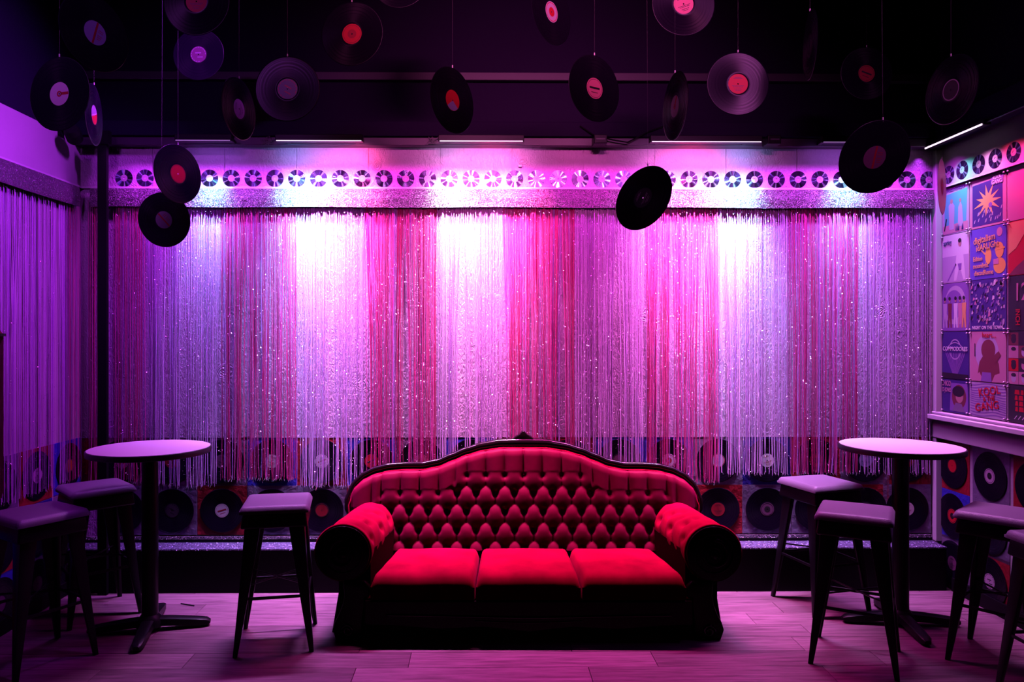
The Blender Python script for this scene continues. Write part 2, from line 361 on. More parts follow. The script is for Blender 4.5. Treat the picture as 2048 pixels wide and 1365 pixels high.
# trims
def trim(n, boxes, mt, bev=.004):
    m = MB()
    for q in boxes: m.box(*q)
    me = m.mesh('trim', mt)
    if bev: bevel(me, bev)
    return struct('trim_%d' % n, me)
yb = YB-.006
trim(1, [(XL, XR, yb-.075, yb, 3.03, 3.085)], M['black_trim'])
trim(2, [(XL, XR, YB-.10, YB, 3.09, 3.19)], M['black_paint'])
trim(3, [(XL, XR, YB-.05, YB, 3.49, 3.545)], M['black_trim'])
trim(4, [(XL+.02, XR, yb-.022, yb, 2.742, 2.756)], M['white_trim'], .002)
trim(5, [(XL, XL+.022, 2.0, YB-.01, 2.742, 2.756)], M['white_trim'], .002)
trim(6, [(XR-.02, XR, 2.0, YB-.03, 2.742, 2.752)], M['white_trim'], .002)
trim(7, [(XR-.085, XR, 2.0, YB-.02, 3.04, 3.2)], M['black_paint'])
trim(8, [(XR-.09, XR, 2.0, YB-.012, 1.15, 1.182), (XR-.055, XR, 2.0, YB-.012, 1.182, 1.20), (XR-.05, XR, 2.0, YB-.012, 1.02, 1.15)], M['white_trim'])
trim(9, [(XR-.045, XR, YB-.05, YB-.007, .30, 3.02)], M['white_trim'])
# ledge box along the foot of the back wall
m = MB(); m.box(XL+.003, XR-.05, 4.975, YB-.001, 0.001, .288); ledge = struct('baseboard_back', m.mesh('baseboard_back', M['kick']))
m = MB(); m.box(XL+.003, XR-.05, 4.97, YB-.016, .2885, .297); struct('ledge_top', m.mesh('ledge_top', M['glitter_dark']), ledge)
m = MB(); m.box(XL+.003, XR-.05, YB-.016, YB-.0015, .2975, .318, 0); m.box(XL+.003, XR-.05, YB-.014, YB-.0015, .318, .338, 1)
struct('ledge_strip', m.mesh('ledge_strip', [M['kick'], M['glitter']]), ledge)
m = MB(); m.box(XR-.02, XR-.001, 2.0, 4.97, 0.001, .09); struct('baseboard_right', m.mesh('baseboard_right', M['kick']))
m = MB(); m.box(XL+.001, XL+.02, 2.0, 4.97, 0.001, .09); struct('baseboard_left', m.mesh('baseboard_left', M['kick']))
# black post in the left corner
p = atY(213, 600, 5.0); m = MB(); m.box(p.x-.03, p.x+.03, 4.94, 4.969, .001, 3.088); m.box(p.x-.055, p.x+.05, 4.93, 4.969, 3.0, 3.088)
me = m.mesh('post', M['kick']); post = obj('support_post', me); tag(post, 'black square post standing before the left corner of the curtain wall', 'post')

# ================================================================== FRINGE CURTAINS
def strand_curtain(x0, x1, ztop, zbot, pal, weights, yc, n, seed, flakes, swap=False, ragged=.02, sway=.003):
    """strands as thin diamond tubes; returned in wall coordinates: x along, y depth"""
    R = random.Random(seed); m = MB()
    gathers = [R.uniform(x0, x1) for _ in range(7)]
    for i in range(n):
        x = x0 + (i+.5)/n*(x1-x0)
        g = min(gathers, key=lambda q: abs(q-x))
        xb = x + (g-x)*R.uniform(.05, .42) + R.gauss(0, .002)           # bunches lower down
        yy = yc + R.uniform(-.008, .009)
        zb = zbot + R.uniform(-ragged, ragged*.4)
        wd = R.uniform(.0015, .0034); mi = R.choices(range(len(pal)), weights)[0]
        nseg = 16; rings = []; ph = R.uniform(0, 6.3); fr = R.uniform(5, 9)
        tilt = R.uniform(-.5, .5)
        for k in range(nseg+1):
            t = k/nseg; z = ztop+(zb-ztop)*t
            e = min(1, t*1.6); e = e*e*(3-2*e)
            xx = x+(xb-x)*e + math.sin(ph+t*fr)*sway*t + R.gauss(0, .0006)
            y2 = yy + math.cos(ph+t*fr*.7)*sway*t
            if k == nseg: xx += R.uniform(-.006, .006)
            ww = wd*R.uniform(.8, 1.2); c, s = math.cos(tilt), math.sin(tilt)
            rings += [(xx-ww*c, y2-ww*s, z), (xx+.45*ww*s, y2-.45*ww*c, z), (xx+ww*c, y2+ww*s, z), (xx-.45*ww*s, y2+.45*ww*c, z)]
        fs = [(k*4+j, k*4+(j+1) % 4, k*4+4+(j+1) % 4, k*4+4+j) for k in range(nseg) for j in range(4)]
        m.add(rings, fs, mi)
        # loose tassel end
        if R.random() < .55:
            q = rings[-1]; dx = R.uniform(-.012, .012)
            m.add([(q[0]-.0015, q[1], q[2]+.012), (q[0]+.0015, q[1], q[2]+.012), (q[0]+dx+.001, q[1]-.004, q[2]-R.uniform(.005, .02)), (q[0]+dx-.001, q[1]-.004, q[2]-.01)],
                  [(0, 1, 2, 3)], len(pal))
    for i in range(flakes):
        x = R.choice(gathers)+R.gauss(0, (x1-x0)/9) if R.random() < .5 else R.uniform(x0, x1)
        if not x0 < x < x1: continue
        z = zbot + (ztop-.07-zbot)*(R.random()**.85); y2 = yc-.013-R.uniform(0, .005)
        s = R.uniform(.0011, .0028); a = R.uniform(0, 6.3); u = R.uniform(-.9, .9); w_ = R.uniform(-.2, 1.0)
        nrm = Vector((u*.7, -1, w_)).normalized(); t1 = nrm.cross(Vector((math.cos(a), 0, math.sin(a)))).normalized(); t2 = nrm.cross(t1)
        p = Vector((x, y2, z)); m.add([p+t1*s, p+t2*s, p-t1*s, p-t2*s], [(0, 1, 2, 3)], len(pal))
    if swap:  # turn onto a side wall: x -> y, depth -> +x
        m.v = [(-(p[1]), p[0], p[2]) for p in m.v]
    return m
PAN = [(173, 204, 'pink', .71), (223, 288, 'pink', .73), (288, 439, 'silver', .70), (439, 590, 'pink', .745), (590, 727, 'silver', .695), (727, 873, 'pink', .73),
       (873, 1006, 'silver', .70), (1006, 1150, 'pink', .73), (1150, 1290, 'silver', .72), (1290, 1442, 'pink', .72), (1442, 1580, 'silver', .775),
       (1580, 1722, 'pink', .775), (1722, 1868, 'silver', .775)]
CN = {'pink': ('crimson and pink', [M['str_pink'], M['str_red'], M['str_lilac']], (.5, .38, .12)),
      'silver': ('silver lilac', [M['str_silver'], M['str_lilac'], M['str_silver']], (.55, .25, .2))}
where = ['in the dark left corner behind the post', 'just right of the black post', 'behind the left round table', 'above the lone stool beside the sofa', 'above the left end of the sofa',
         'with a sharp left edge over the left sofa hump', 'in the brightest pool left of the sofa crest', 'straight above the sofa crest', 'between the middle and right light pools',
         'below the tilted record right of the middle', 'right of the red pool, ending short in white tassels', 'above the back stool on the right', 'at the right corner behind the right table']
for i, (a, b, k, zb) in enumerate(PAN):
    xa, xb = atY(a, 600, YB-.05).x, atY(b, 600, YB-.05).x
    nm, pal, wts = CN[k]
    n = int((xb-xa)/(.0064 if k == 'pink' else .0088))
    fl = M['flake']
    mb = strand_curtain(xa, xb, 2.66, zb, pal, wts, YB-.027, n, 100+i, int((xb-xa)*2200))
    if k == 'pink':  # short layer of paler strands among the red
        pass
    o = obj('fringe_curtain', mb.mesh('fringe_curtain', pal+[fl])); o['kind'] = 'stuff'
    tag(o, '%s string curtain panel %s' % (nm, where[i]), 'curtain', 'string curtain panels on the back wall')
# left wall curtain, four panels
for i, (ya, yb_, k) in enumerate(((3.1, 3.75, 'silver'), (3.75, 4.45, 'silver'), (4.45, 4.95, 'silver'), (4.95, 5.10, 'pink'))):
    nm, pal, wts = CN[k]
    mb = strand_curtain(ya, yb_, 2.66, .76, pal, wts, -(XL+.024)-.0, int((yb_-ya)/.0105), 300+i, int((yb_-ya)*1500), swap=False)
    # y is depth -> map to x
    mb.v = [(XL+.024+(-(p[1]+(XL+.024))), p[0], p[2]) for p in mb.v]
    o = obj('fringe_curtain', mb.mesh('fringe_curtain', pal+[M['flake']])); o['kind'] = 'stuff'
    tag(o, ['lilac string curtain panel on the left wall nearest the camera', 'lilac string curtain panel in the middle of the left wall',
            'lilac string curtain panel on the left wall near the corner', 'dark pink string curtain strip on the left wall beside the corner'][i], 'curtain', 'string curtain panels on the left wall')
# glitter ribbons over the curtain tops
def ribbon(name, L0, L1, z0, z1, swap, depth, label):
    m = MB(); n = int((L1-L0)/.02); R = random.Random(5)
    vs = []; 
    for i in range(n+1):
        t = L0+(L1-L0)*i/n; w1 = .003*math.sin(t*7)+R.uniform(-.0012, .0012); w2 = .003*math.sin(t*5+1)
        for z, d in ((z0+w2, .034), (z0+w2, .040), ((z0+z1)/2, .044+w1), (z1, .038+w1*.5), (z1, .032)):
            vs.append((t, d+depth, z))
    fs = []
    for i in range(n):
        for j in range(5):
            k = (j+1) % 5; fs.append((i*5+j, (i+1)*5+j, (i+1)*5+k, i*5+k))
    m.add(vs, fs)
    m.v = [((XL+p[1], p[0], p[2]) if swap else (p[0], YB-p[1], p[2])) for p in m.v]
    me = m.mesh(name, M['glitter']); recalc(me); o = obj(name, me); tag(o, label, 'ribbon'); return o
ribbon('glitter_ribbon', XL+.09, XR-.06, 2.612, 2.738, False, .010, 'wide silver glitter ribbon along the top of the back curtain')
ribbon('glitter_ribbon', 2.6, YB-.10, 2.60, 2.735, True, .010, 'wide silver glitter ribbon along the top of the left curtain')

# ================================================================== RECORDS
def rec_mesh():
    m = MB(); m.lathe([(.0036, -.0008), (.048, -.0010), (.0495, -.0006), (.058, -.0006), (.060, -.0009), (.146, -.0009), (.1495, -.0013), (.151, 0), (.1495, .0013), (.146, .0009),
                       (.060, .0009), (.058, .0006), (.0495, .0006), (.048, .0010), (.0036, .0008)], 72)
    me = m.mesh('disc', M['vinyl']); recalc(me); autosmooth(me, 50); return me
REC = rec_mesh()
LABELS = {}
def label_mesh(base, design, c2='black'):
    key = (base, design, c2)
    if key in LABELS: return LABELS[key]
    m = MB(); r = .0475
    for sgn in (1, -1):
        z = sgn*.0012; n = 40
        vs = [(r*math.cos(2*PI*k/n), r*math.sin(2*PI*k/n), z) for k in range(n)]+[(.0036*math.cos(2*PI*k/n), .0036*math.sin(2*PI*k/n), z) for k in range(n)]
        m.add(vs, [(k, (k+1) % n, n+(k+1) % n, n+k) if sgn > 0 else (n+k, n+(k+1) % n, (k+1) % n, k) for k in range(n)])
        zp = sgn*.0015; R = random.Random(hash(base)+len(design)) if False else random.Random(len(base)*7+len(design))
        def bar(x0, x1, y0, y1, mi=1):
            m.add([(x0, y0, zp), (x1, y0, zp), (x1, y1, zp), (x0, y1, zp)], [(0, 1, 2, 3) if sgn > 0 else (3, 2, 1, 0)], mi)
        def ring(r0, r1, mi=1, a0=0, a1=2*PI):
            k = 28; vs = []
            for i in range(k+1):
                a = a0+(a1-a0)*i/k; vs += [(r0*math.cos(a), r0*math.sin(a), zp), (r1*math.cos(a), r1*math.sin(a), zp)]
            m.add(vs, [(2*i, 2*i+1, 2*i+3, 2*i+2) if sgn > 0 else (2*i+2, 2*i+3, 2*i+1, 2*i) for i in range(k)], mi)
        if design == 'stripe': bar(-.004, .004, -.046, .046); [bar(.010, .010+R.uniform(.012, .022), yy, yy+.0022, 1) for yy in (-.02, -.012, -.004, .010, .018)]
        elif design == 'bar': bar(.006, .046, -.005, .006); ring(.006, .012, 1)
        elif design == 'half': ring(.0045, .0465, 1, PI, 2*PI); bar(-.045, .045, -.004, .004, 2)
        elif design == 'ring': ring(.042, .0465, 1); 
        elif design == 'centre': ring(.004, .021, 1); ring(.040, .043, 1)
        elif design == 'wedge': ring(.0045, .0465, 1, PI*1.22, PI*1.78)
        elif design == 'text':
            for yy, w_ in ((.030, .016), (.024, .022), (-.010, .030), (-.016, .024), (-.026, .018), (-.033, .012)):
                x = -w_
                while x < w_:
                    l = R.uniform(.002, .006); bar(x, min(x+l, w_), yy, yy+.003); x += l+.0015
        elif design == 'arc':
            for a in range(14): ring(.040, .044, 1, a*.36, a*.36+.24)
            bar(-.020, .016, .006, .012); bar(-.006, .026, -.018, -.013)
        elif design == 'script': bar(-.030, .030, -.003, .006); ring(.041, .0425, 1); bar(-.02, .02, -.020, -.017)
    me = m.mesh('label', [M['label_'+base], M['label_'+c2], M['label_white']])
    LABELS[key] = me; return me
# --- hanging
HANG = [ # px, py, major px, width ratio, yaw sign, pitch deg, label, design, c2, roll, words
 (190, 66, 150, .93, 1, 0, 'blue', 'stripe', 'crimson', -15, 'black record with blue-violet label crossed by a red stripe, hanging top left'),
 (119, 188, 148, .80, -1, 0, 'lilac', 'bar', 'crimson', 0, 'black record with pale lilac label and short red bar, hanging low near the left wall'),
 (188, 230, 120, .29, 1, 0, 'grey', 'half', 'red', 20, 'record seen almost edge-on with half grey, half red label, far left'),
 (393, 3, 136, .97, 1, 0, 'crimson', 'text', 'plum', 0, 'record with dull red label cut off by the top edge, left of the middle'),
 (397, 109, 103, .98, 1, 0, 'plum', 'arc', 'grey', 0, 'small distant record with dim purple label, under the cut-off red-labelled one'),
 (478, 218, 122, .56, 1, 0, 'lilac', 'text', 'plum', 80, 'narrow turned record with whitish lined label left of the blue-labelled one'),
 (575, 178, 130, .99, 1, 0, 'blue', 'arc', 'pink', -30, 'record facing front with slate blue label ringed by lettering'),
 (704, 68, 128, .96, 1, 0, 'red', 'centre', 'crimson', 0, 'record with plain bright red label hanging at upper middle left'),
 (905, 201, 131, .66, 1, 0, 'red', 'wedge', 'blue', 0, 'turned record with red label and pale blue wedge, left of middle'),
 (1103, 24, 130, .60, 1, 0, 'lilac', 'centre', 'red', 0, 'turned record with lilac label and red centre at the top middle'),
 (1189, 177, 133, .76, 1, 0, 'pink', 'script', 'black', 0, 'slightly turned record with rose label and dark script, right of middle'),
 (1367, 8, 128, .99, 1, 0, 'pink', 'text', 'black', 20, 'record with flat pink label cut by the top edge, right of the middle'),
 (1350, 213, 135, .38, -1, 0, 'lilac', 'bar', 'red', 60, 'narrow turned record with lilac label and red mark above the curtain rail'),
 (1476, 168, 127, .99, 1, 0, 'red', 'text', 'plum', 0, 'record facing front with red label, upper right of middle'),
 (1620, 90, 136, .22, -1, 0, 'black', 'text', 'lilac', 90, 'record seen nearly edge-on with black label and pale lettering, upper right'),
 (1733, 147, 106, .99, 1, 0, 'crimson', 'script', 'black', -20, 'smaller distant record with dark red label, upper right'),
 (1902, 180, 136, .80, -1, 0, 'black', 'ring', 'lilac', 0, 'record with black label edged in a thin lilac ring, top right corner'),
 (1749, 315, 146, .97, 1, 24, 'plum', 'stripe', 'crimson', 0, 'largest black record with dark plum label, tilted over the right end of the disc row'),
 (1286, 396, 136, .82, -1, -14, 'dark', 'text', 'lilac', 70, 'tilted record with dark worn label before the curtain right of middle'),
 (356, 348, 116, .82, 1, 0, 'red', 'ring', 'crimson', 0, 'record with red label before the disc row at left, upper of a touching pair'),
 (328, 440, 108, .96, 1, 10, 'grey', 'stripe', 'red', 40, 'record with grey-violet label and thin red line, lower of the touching pair at left'),
 (800, -44, 120, .98, 1, 0, 'dark', 'ring', 'plum', 0, 'record whose lower rim just dips into the top edge, middle left'),
]
def hang(px, py, maj, ratio, sg, pitch, base, design, c2, roll, words, disc_m=None):
    D = FPX*.302/maj; c = atY(px, py, D); t = c.x/D
    ratio = min(ratio, 1.0); R_ = math.sqrt(1+t*t); ph = math.atan(t)
    psi = -math.copysign(0, 1)
    q = math.acos(max(-1, min(1, ratio/R_)))
    cand = [q-ph, -q-ph]; psi = max(cand) if sg > 0 else min(cand)
    if ratio > .95: psi = min(cand, key=abs)
    root = thing('hanging_record', words, 'record', c, 0, 'vinyl records hanging from the ceiling')
    rot = (Matrix.Rotation(psi, 4, 'Z') @ Matrix.Rotation(PI/2+math.radians(pitch), 4, 'X') @ Matrix.Rotation(math.radians(roll), 4, 'Z'))
    d = obj('disc', REC if disc_m is None else disc_m, root); d.rotation_euler = rot.to_euler()
    l = obj('label', label_mesh(base, design, c2), root); l.rotation_euler = rot.to_euler()
    top = rot @ Vector((0, 0, 0)); up = Matrix.Rotation(psi, 4, 'Z') @ Matrix.Rotation(PI/2+math.radians(pitch), 4, 'X') @ Vector((0, .146, 0))
    m = MB(); m.tube([up+Vector((0, -.002, -.004)), up+Vector((0, 0, .004)), (up.x*.6, up.y*.6, ZC-c.z-.001)], .00035, 5); 
    obj('string', m.mesh('string', M['string']), root)
    m = MB(); m.tube([up+Vector((0, 0, .004)), up+Vector((0, 0, .016))], .0028, 6); obj('knot', m.mesh('knot', M['pin']), root)
    return root
for h in HANG: hang(*h)
# the pale picture disc seen edge-on in front of the right corner
pd = MB(); pd.lathe([(.0036, -.0008), (.149, -.0009), (.151, 0), (.149, .0009), (.0036, .0008)], 64); pdm = pd.mesh('disc', cm('picture_disc', .72, .60, .72, .3)); recalc(pdm)
hang(1884, 374, 112, .155, 1, 0, 'pink', 'ring', 'lilac', 0, 'pale pink-white disc seen edge-on hanging before the right corner', pdm)

# --- records fixed on painted squares
sqm = {}
def square_mesh(col, S=.341):
    if col not in sqm:
        m = MB(); h = S/2; m.box(-h, h, -h, h, 0, .004); me = m.mesh('square_panel', PANEL[col]); bevel(me, .0015, 1); sqm[col] = me
    return sqm[col]
def wall_record(pos, rotz, base, design, c2, words, group):
    root = thing('mounted_record', words, 'record', pos, rotz, group)
    roll = random.uniform(-.5, .5)
    d = obj('disc', REC, root, rot=(PI/2, roll, 0)); l = obj('label', label_mesh(base, design, c2), root, rot=(PI/2, roll, 0))
PZ = [.857, .516]; P0 = atY(245, 922, YB).x; PITCH = .3445
row_a = [('pink', 'lilac', 'centre'), ('lilac', 'crimson', 'text'), ('lilac', 'plum', 'text'), ('blue', 'white', 'text'), ('red', 'white', 'script'), ('blue', 'red', 'script'), ('lilac', 'pink', 'centre'),
         ('blue', 'plum', 'arc'), ('red', 'plum', 'arc'), ('red', 'dark', 'arc'), ('blue', 'plum', 'ring'), ('blue', 'lilac', 'centre'), ('silver', 'lilac', 'ring'), ('navy', 'white', 'text'),
         ('red', 'crimson', 'centre'), ('silver', 'blue', 'text'), ('red', 'red', 'centre')]
row_b = [('silver', 'plum', 'ring'), ('silver', 'dark', 'arc'), ('red', 'white', 'script'), ('silver', 'crimson', 'ring'), ('silver', 'crimson', 'ring'), ('red', 'plum', 'arc'), ('blue', 'plum', 'arc'),
         ('red', 'plum', 'arc'), ('silver', 'plum', 'arc'), ('red', 'plum', 'arc'), ('blue', 'plum', 'arc'), ('silver', 'lilac', 'arc'), ('red', 'crimson', 'text'), ('silver', 'plum', 'centre'),
         ('silver', 'red', 'text'), ('red', 'dark', 'arc'), ('silver', 'white', 'text')]
cw = {'silver': 'silvery', 'lilac': 'lilac', 'red': 'red', 'blue': 'blue', 'navy': 'navy', 'pink': 'pink'}
sqm_pink = PANEL['lilac']; PANEL['pink'] = cm('panel_pink', .36, .13, .26, .45, bump=.5, bscale=40)
for r, row_ in enumerate((row_a, row_b)):
    for i, (sq, lb, ds) in enumerate(row_):
        x = P0+i*PITCH
        if x+.17 > XR-.05: x = XR-.05-.171
        s = struct('square_panel', square_mesh(sq), WB, (x, YB-.0005, PZ[r])); s.rotation_euler = (PI/2, 0, 0)
        if r == 1 and 5 <= i <= 11: continue           # wholly hidden behind the sofa
        wall_record((x, YB-.0085, PZ[r]), 0, lb, ds, 'crimson' if lb in ('pink', 'lilac', 'white') else 'black',
                    'mounted record with %s label on %s square, %s from the left in the %s row' % (lb, cw[sq], ORD[i], ('upper', 'lower')[r]), 'records mounted on the back wall squares')
# far left square sliver
s = struct('square_panel', square_mesh('red'), WB, (P0-PITCH, YB-.0005, PZ[0])); s.rotation_euler = (PI/2, 0, 0)
# right wall: four rows of squares and records
rz = [.857, .516, .175+.0, ]
cols_r = [(1907, 935), (1982, 953), (2060, 975)]
RW = [['red', 'silver', 'red', 'blue'], ['blue', 'silver', 'red', 'silver'], ['silver', 'red', 'blue', 'red']]
RL = [['red', 'lilac', 'plum', 'red'], ['red', 'blue', 'plum', 'pink'], ['plum', 'lilac', 'grey', 'red']]
yr0 = atX(1907, 935, XR).y; dyr = yr0-atX(1982, 953, XR).y
for r in range(3):
    for i in range(4):
        yy = yr0-i*dyr; z = (.845, .505, .165+.02)[r]
        s = struct('square_panel', square_mesh(RW[r][i]), WR, (XR+.0005, yy, z)); s.rotation_euler = (PI/2, 0, -PI/2)
        if r == 0 and i == 3 or (r == 1 and i == 3): pass
        if yy < 3.9: continue
        wall_record((XR-.0085, yy, z), -PI/2, RL[r][i], ['ring', 'centre', 'text', 'arc'][(r+i) % 4], 'black',
                    'mounted record with %s label on right wall, %s row, %s from the corner' % (RL[r][i], ('upper', 'middle', 'lowest')[r], ORD[i]), 'records mounted on the right wall squares')
# left wall
yl0 = atX(72, 963, XL).y
for r in range(3):
    for i in range(4):
        yy = yl0+(1-i)*.355+.0; z = (.855, .51, .18)[r]
        if yy > 5.0: continue
        sq = [['blue', 'red', 'silver', 'red'], ['silver', 'navy', 'red', 'blue'], ['navy', 'silver', 'blue', 'red']][r][i]
        s = struct('square_panel', square_mesh(sq), WL, (XL-.0005, yy, z)); s.rotation_euler = (PI/2, 0, PI/2)
        if yy < 4.0: continue
        lb = [['orange', 'lilac', 'red', 'pink'], ['plum', 'lilac', 'blue', 'red'], ['grey', 'plum', 'plum', 'dark']][r][i]
        wall_record((XL+.0085, yy, z), PI/2, lb, 'text' if lb == 'lilac' else 'ring', 'plum',
                    'mounted record with %s label on left wall, %s row, %s from the corner' % (lb, ('upper', 'middle', 'lowest')[r], ORD[i]), 'records mounted on the left wall squares')

# ================================================================== COMPACT DISCS
m = MB(); m.lathe([(.0235, -.0006), (.060, -.0006), (.060, .0006), (.0235, .0006)], 48); CDM = m.mesh('disc', M['cd']); recalc(CDM)
m = MB(); m.lathe([(.0075, -.0007), (.0235, -.0007), (.0235, .0007), (.0075, .0007)], 32); HUB = m.mesh('hub', M['cd_hub']); recalc(HUB)
m = MB(); m.lathe([(.0, .0008), (.0074, .0008), (.0074, -.0008), (0, -.0008)], 16); 
def cdisc(pos, rotz, words, group):
    root = thing('compact_disc', words, 'disc', pos, rotz, group); r = random.uniform(0, 6.28)
    root.rotation_euler = (0, 0, rotz)
    obj('disc', CDM, root, rot=(PI/2, r, 0)); obj('hub', HUB, root, rot=(PI/2, r, 0))
cdpx = [248, 290, 333, 376] + [419+43.6*i for i in range(34)]
k = 0
for px in cdpx:
    if px > 1862: break
    p = atY(px, 357+4*(px/2048), YB-.008)
    cdisc((p.x, YB-.0075, 2.818), 0, 'compact disc on the strip above the curtain, %s from the left' % ORD[k], 'compact discs above the back curtain'); k += 1
for i, px in enumerate((1897, 1924, 1957, 1990, 2027, 2066)):
    p = atX(px, 340, XR-.002)
    cdisc((XR-.0015, p.y, 2.83), -PI/2, 'compact disc on the right wall above the posters, %s from the corner' % ORD[i], 'compact discs above the posters')

# ================================================================== LED BARS
for i, (a, b) in enumerate(BARS):
    xa, xb = bx_(a), bx_(b); L = xb-xa
    root = thing('light_bar', 'slim black LED bar, ' + ['leftmost over the touching pair of records', 'second from left with cyan and red ends', 'middle one left of the sofa crest',
                 'long one right of middle above the tilted record', 'rightmost above the largest hanging record'][i], 'light', (xa+L/2, LY, 3.03), 0, 'LED bars along the back wall')
    m = MB(); m.box(-L/2, L/2, -.028, .028, -.015, .03); me = m.mesh('housing', M['metal']); bevel(me, .004); obj('housing', me, root)
    m = MB(); m.box(-L/2+.01, L/2-.01, -.034, -.0285, -.016, -.0115); obj('lens', m.mesh('lens', M['led'] if i in (1, 2, 3) else M['led_dim']), root)
    m = MB()
    for sx in (-.8, .8): m.box(sx*L/2-.012, sx*L/2+.012, .02, .125, .005, .028)
    obj('bracket', m.mesh('bracket', M['metal']), root)
root = thing('light_bar', 'LED bar along the top of the right wall above the posters', 'light', (XR-.115, 4.78, 3.03))
m = MB(); m.box(-.02, .028, -.30, .30, -.015, .02); me = m.mesh('housing', M['metal']); bevel(me, .004); obj('housing', me, root)
m = MB(); m.box(-.027, -.0205, -.29, .29, -.016, -.006); obj('lens', m.mesh('lens', M['led']), root)
m = MB(); m.tube([(0, -.30, 0), (.01, -.6, .005), (.02, -1.2, 0)], .006, 6); obj('cable', m.mesh('cable', M['metal']), root)
# connector boxes and dangling cables on the ceiling trim
for px, wds in ((1200, 'small black connector box on the ceiling trim above the middle of the curtain'), (1546, 'small black connector box at the right end of the long LED bar')):
    p = atY(px, 296, 4.99); root = thing('connector_box', wds, 'connector', (p.x, 4.99, 3.05))
    m = MB(); m.box(-.045, .045, -.03, .078, -.03, .03); me = m.mesh('box', M['metal']); bevel(me, .005); obj('box', me, root)
    m = MB(); m.box(-.03, .03, -.034, -.031, -.006, .004); obj('lip', m.mesh('lip', M['black_trim']), root)
for px, wds in ((532, 'tangle of thin cable on the trim left of the second LED bar'), (862, 'tangle of thin cable on the trim left of the middle LED bar')):
    p = atY(px, 293, 5.02); m = MB(); R = random.Random(px)
    for q in range(3):
        m.tube([(R.uniform(-.05, .05), R.uniform(-.004, .004), R.uniform(-.03, .03)) for _ in range(6)], .0028, 5)
    o = obj('cable_tangle', m.mesh('cable_tangle', M['string'])); o.location = (p.x, 5.045, 3.055); tag(o, wds, 'cable')
p1, p2, p3 = atY(1160, 252, 5.04), atY(1190, 272, 5.03), atY(1255, 285, 5.03)
m = MB(); m.tube([p1, p2, atY(1225, 280, 5.03), p3, atY(1300, 262, 5.03), atY(1330, 252, 5.04)], .005, 6); o = obj('cable', m.mesh('cable', M['kick'])); tag(o, 'black cable drooping along the ceiling trim above the middle', 'cable')
# black spotlight in the upper left corner
p = atY(150, 279, 4.9); root = thing('spotlight', 'small black spotlight on the left wall under the hanging records', 'spotlight', (XL+.001, p.y, p.z))
m = MB(); m.lathe([(0, 0), (.045, 0), (.05, .01), (.05, .09), (.035, .12), (0, .12)], 24, close=False); me = m.mesh('can', M['kick']); o = obj('can', me, root, (p.x-XL, 0, .0), (math.radians(70), 0, .3))
m = MB(); m.tube([(0, 0, .06), (.08, 0, .06), (p.x-XL, -.05, .03)], .008, 8); m.box(0, .01, -.03, .03, .02, .10); obj('bracket', m.mesh('bracket', M['kick']), root)

# ================================================================== SOFA
SX = .262
sofa = thing('tufted_sofa', 'red velvet button-tufted camelback sofa with black carved frame in front of the curtain', 'sofa', (SX, 4.45, 0), math.radians(-.8))
def S(p): return p
# back: outline half-profile (x from centre, z)
OUT = [(0, 1.015), (.15, 1.013), (.27, .995), (.38, .965), (.46, .932), (.56, .893), (.66, .874), (.78, .873), (.88, .866), (.97, .845), (1.04, .812), (1.10, .762), (1.135, .70), (1.142, .64)]
def ztop(x):
    x = abs(x)
    for (a, za), (b, zb) in zip(OUT, OUT[1:]):
        if x <= b:
            t = (x-a)/(b-a); t = t*t*(3-2*t)*.35+t*.65; return za+(zb-za)*t
    return OUT[-1][1]
LEAN = math.tan(math.radians(10)); YBK = .270      # local y of the front of the back at the seat
def back_y(z): return YBK + (z-.38)*LEAN
A_ = .123; B_ = .113; ZR0 = .822               # button pitch, row pitch, first row height
def tuft(x, z):
    zt = ztop(x)
    # top button row follows the outline in steps of the lattice
    # union of soft bellies, one per diamond, fuller towards its lower half
    best = 0.0; k0 = int(math.floor((z-ZR0)/B_))
    for k in (k0-1, k0, k0+1, k0+2):
        zc = ZR0+k*B_-.014; off = .5 if k % 2 == 0 else 0.0
        xc = (round(x/A_-off)+off)*A_; dx, dz = (x-xc)/.080, (z-zc)/(.070 if z > zc else .125)
        q = 1-dx*dx-dz*dz
        if q > best: best = q
    h = math.sqrt(best)
    for k in (k0, k0+1):
        xb = (round(x/A_-(0 if k % 2 == 0 else .5))+(0 if k % 2 == 0 else .5))*A_
        h -= .6*math.exp(-(((x-xb)/.017)**2+((z-ZR0-k*B_)/.019)**2))
    h = max(0.0, h)
    ax = abs(x)
    e = min(1, max(0, (ax-.36)/.16)); e = e*e*(3-2*e); e2 = min(1, max(0, (ax-.90)/.10))
    lim = ZR0 - B_*e - B_*e2
    if z > lim-.02:
        row = round((ZR0-lim)/B_); ph = x/A_ + (0 if row % 2 == 0 else .5)
        pl = abs(math.sin(PI*ph))**.35
        t = min(1, max(0, (z-lim+.02)/.05)); fade = max(0, 1-(z-lim)/(max(.05, zt-lim)))
        pl = 1-(1-pl)*(.35+.65*fade)
        h = h*(1-t)+pl*t
    return h
nx, nz = 360, 110
m = MB(); vs = []; XH = 1.138
for i in range(nx+1):
    s_ = -1+2*i/nx; x = XH*math.sin(s_*PI/2*.97)/math.sin(PI/2*.97) if False else XH*s_
    zt = ztop(x)-.012
    for j in range(nz+1):
        t = j/nz; z = .36+(zt-.36)*t
        h = tuft(x, z)
        d = zt-z; edge = min(1, d/.06); roll = math.sqrt(max(0, 1-(1-edge)**2))
        ex = min(1, (XH-abs(x))/.08); rx = math.sqrt(max(0, 1-(1-ex)**2))
        puff = .044*roll*rx + .040*h*min(1, d/.022)*rx
        # wide soft belly at the top so it catches light
        vs.append((x, back_y(z)+.065-puff, z))
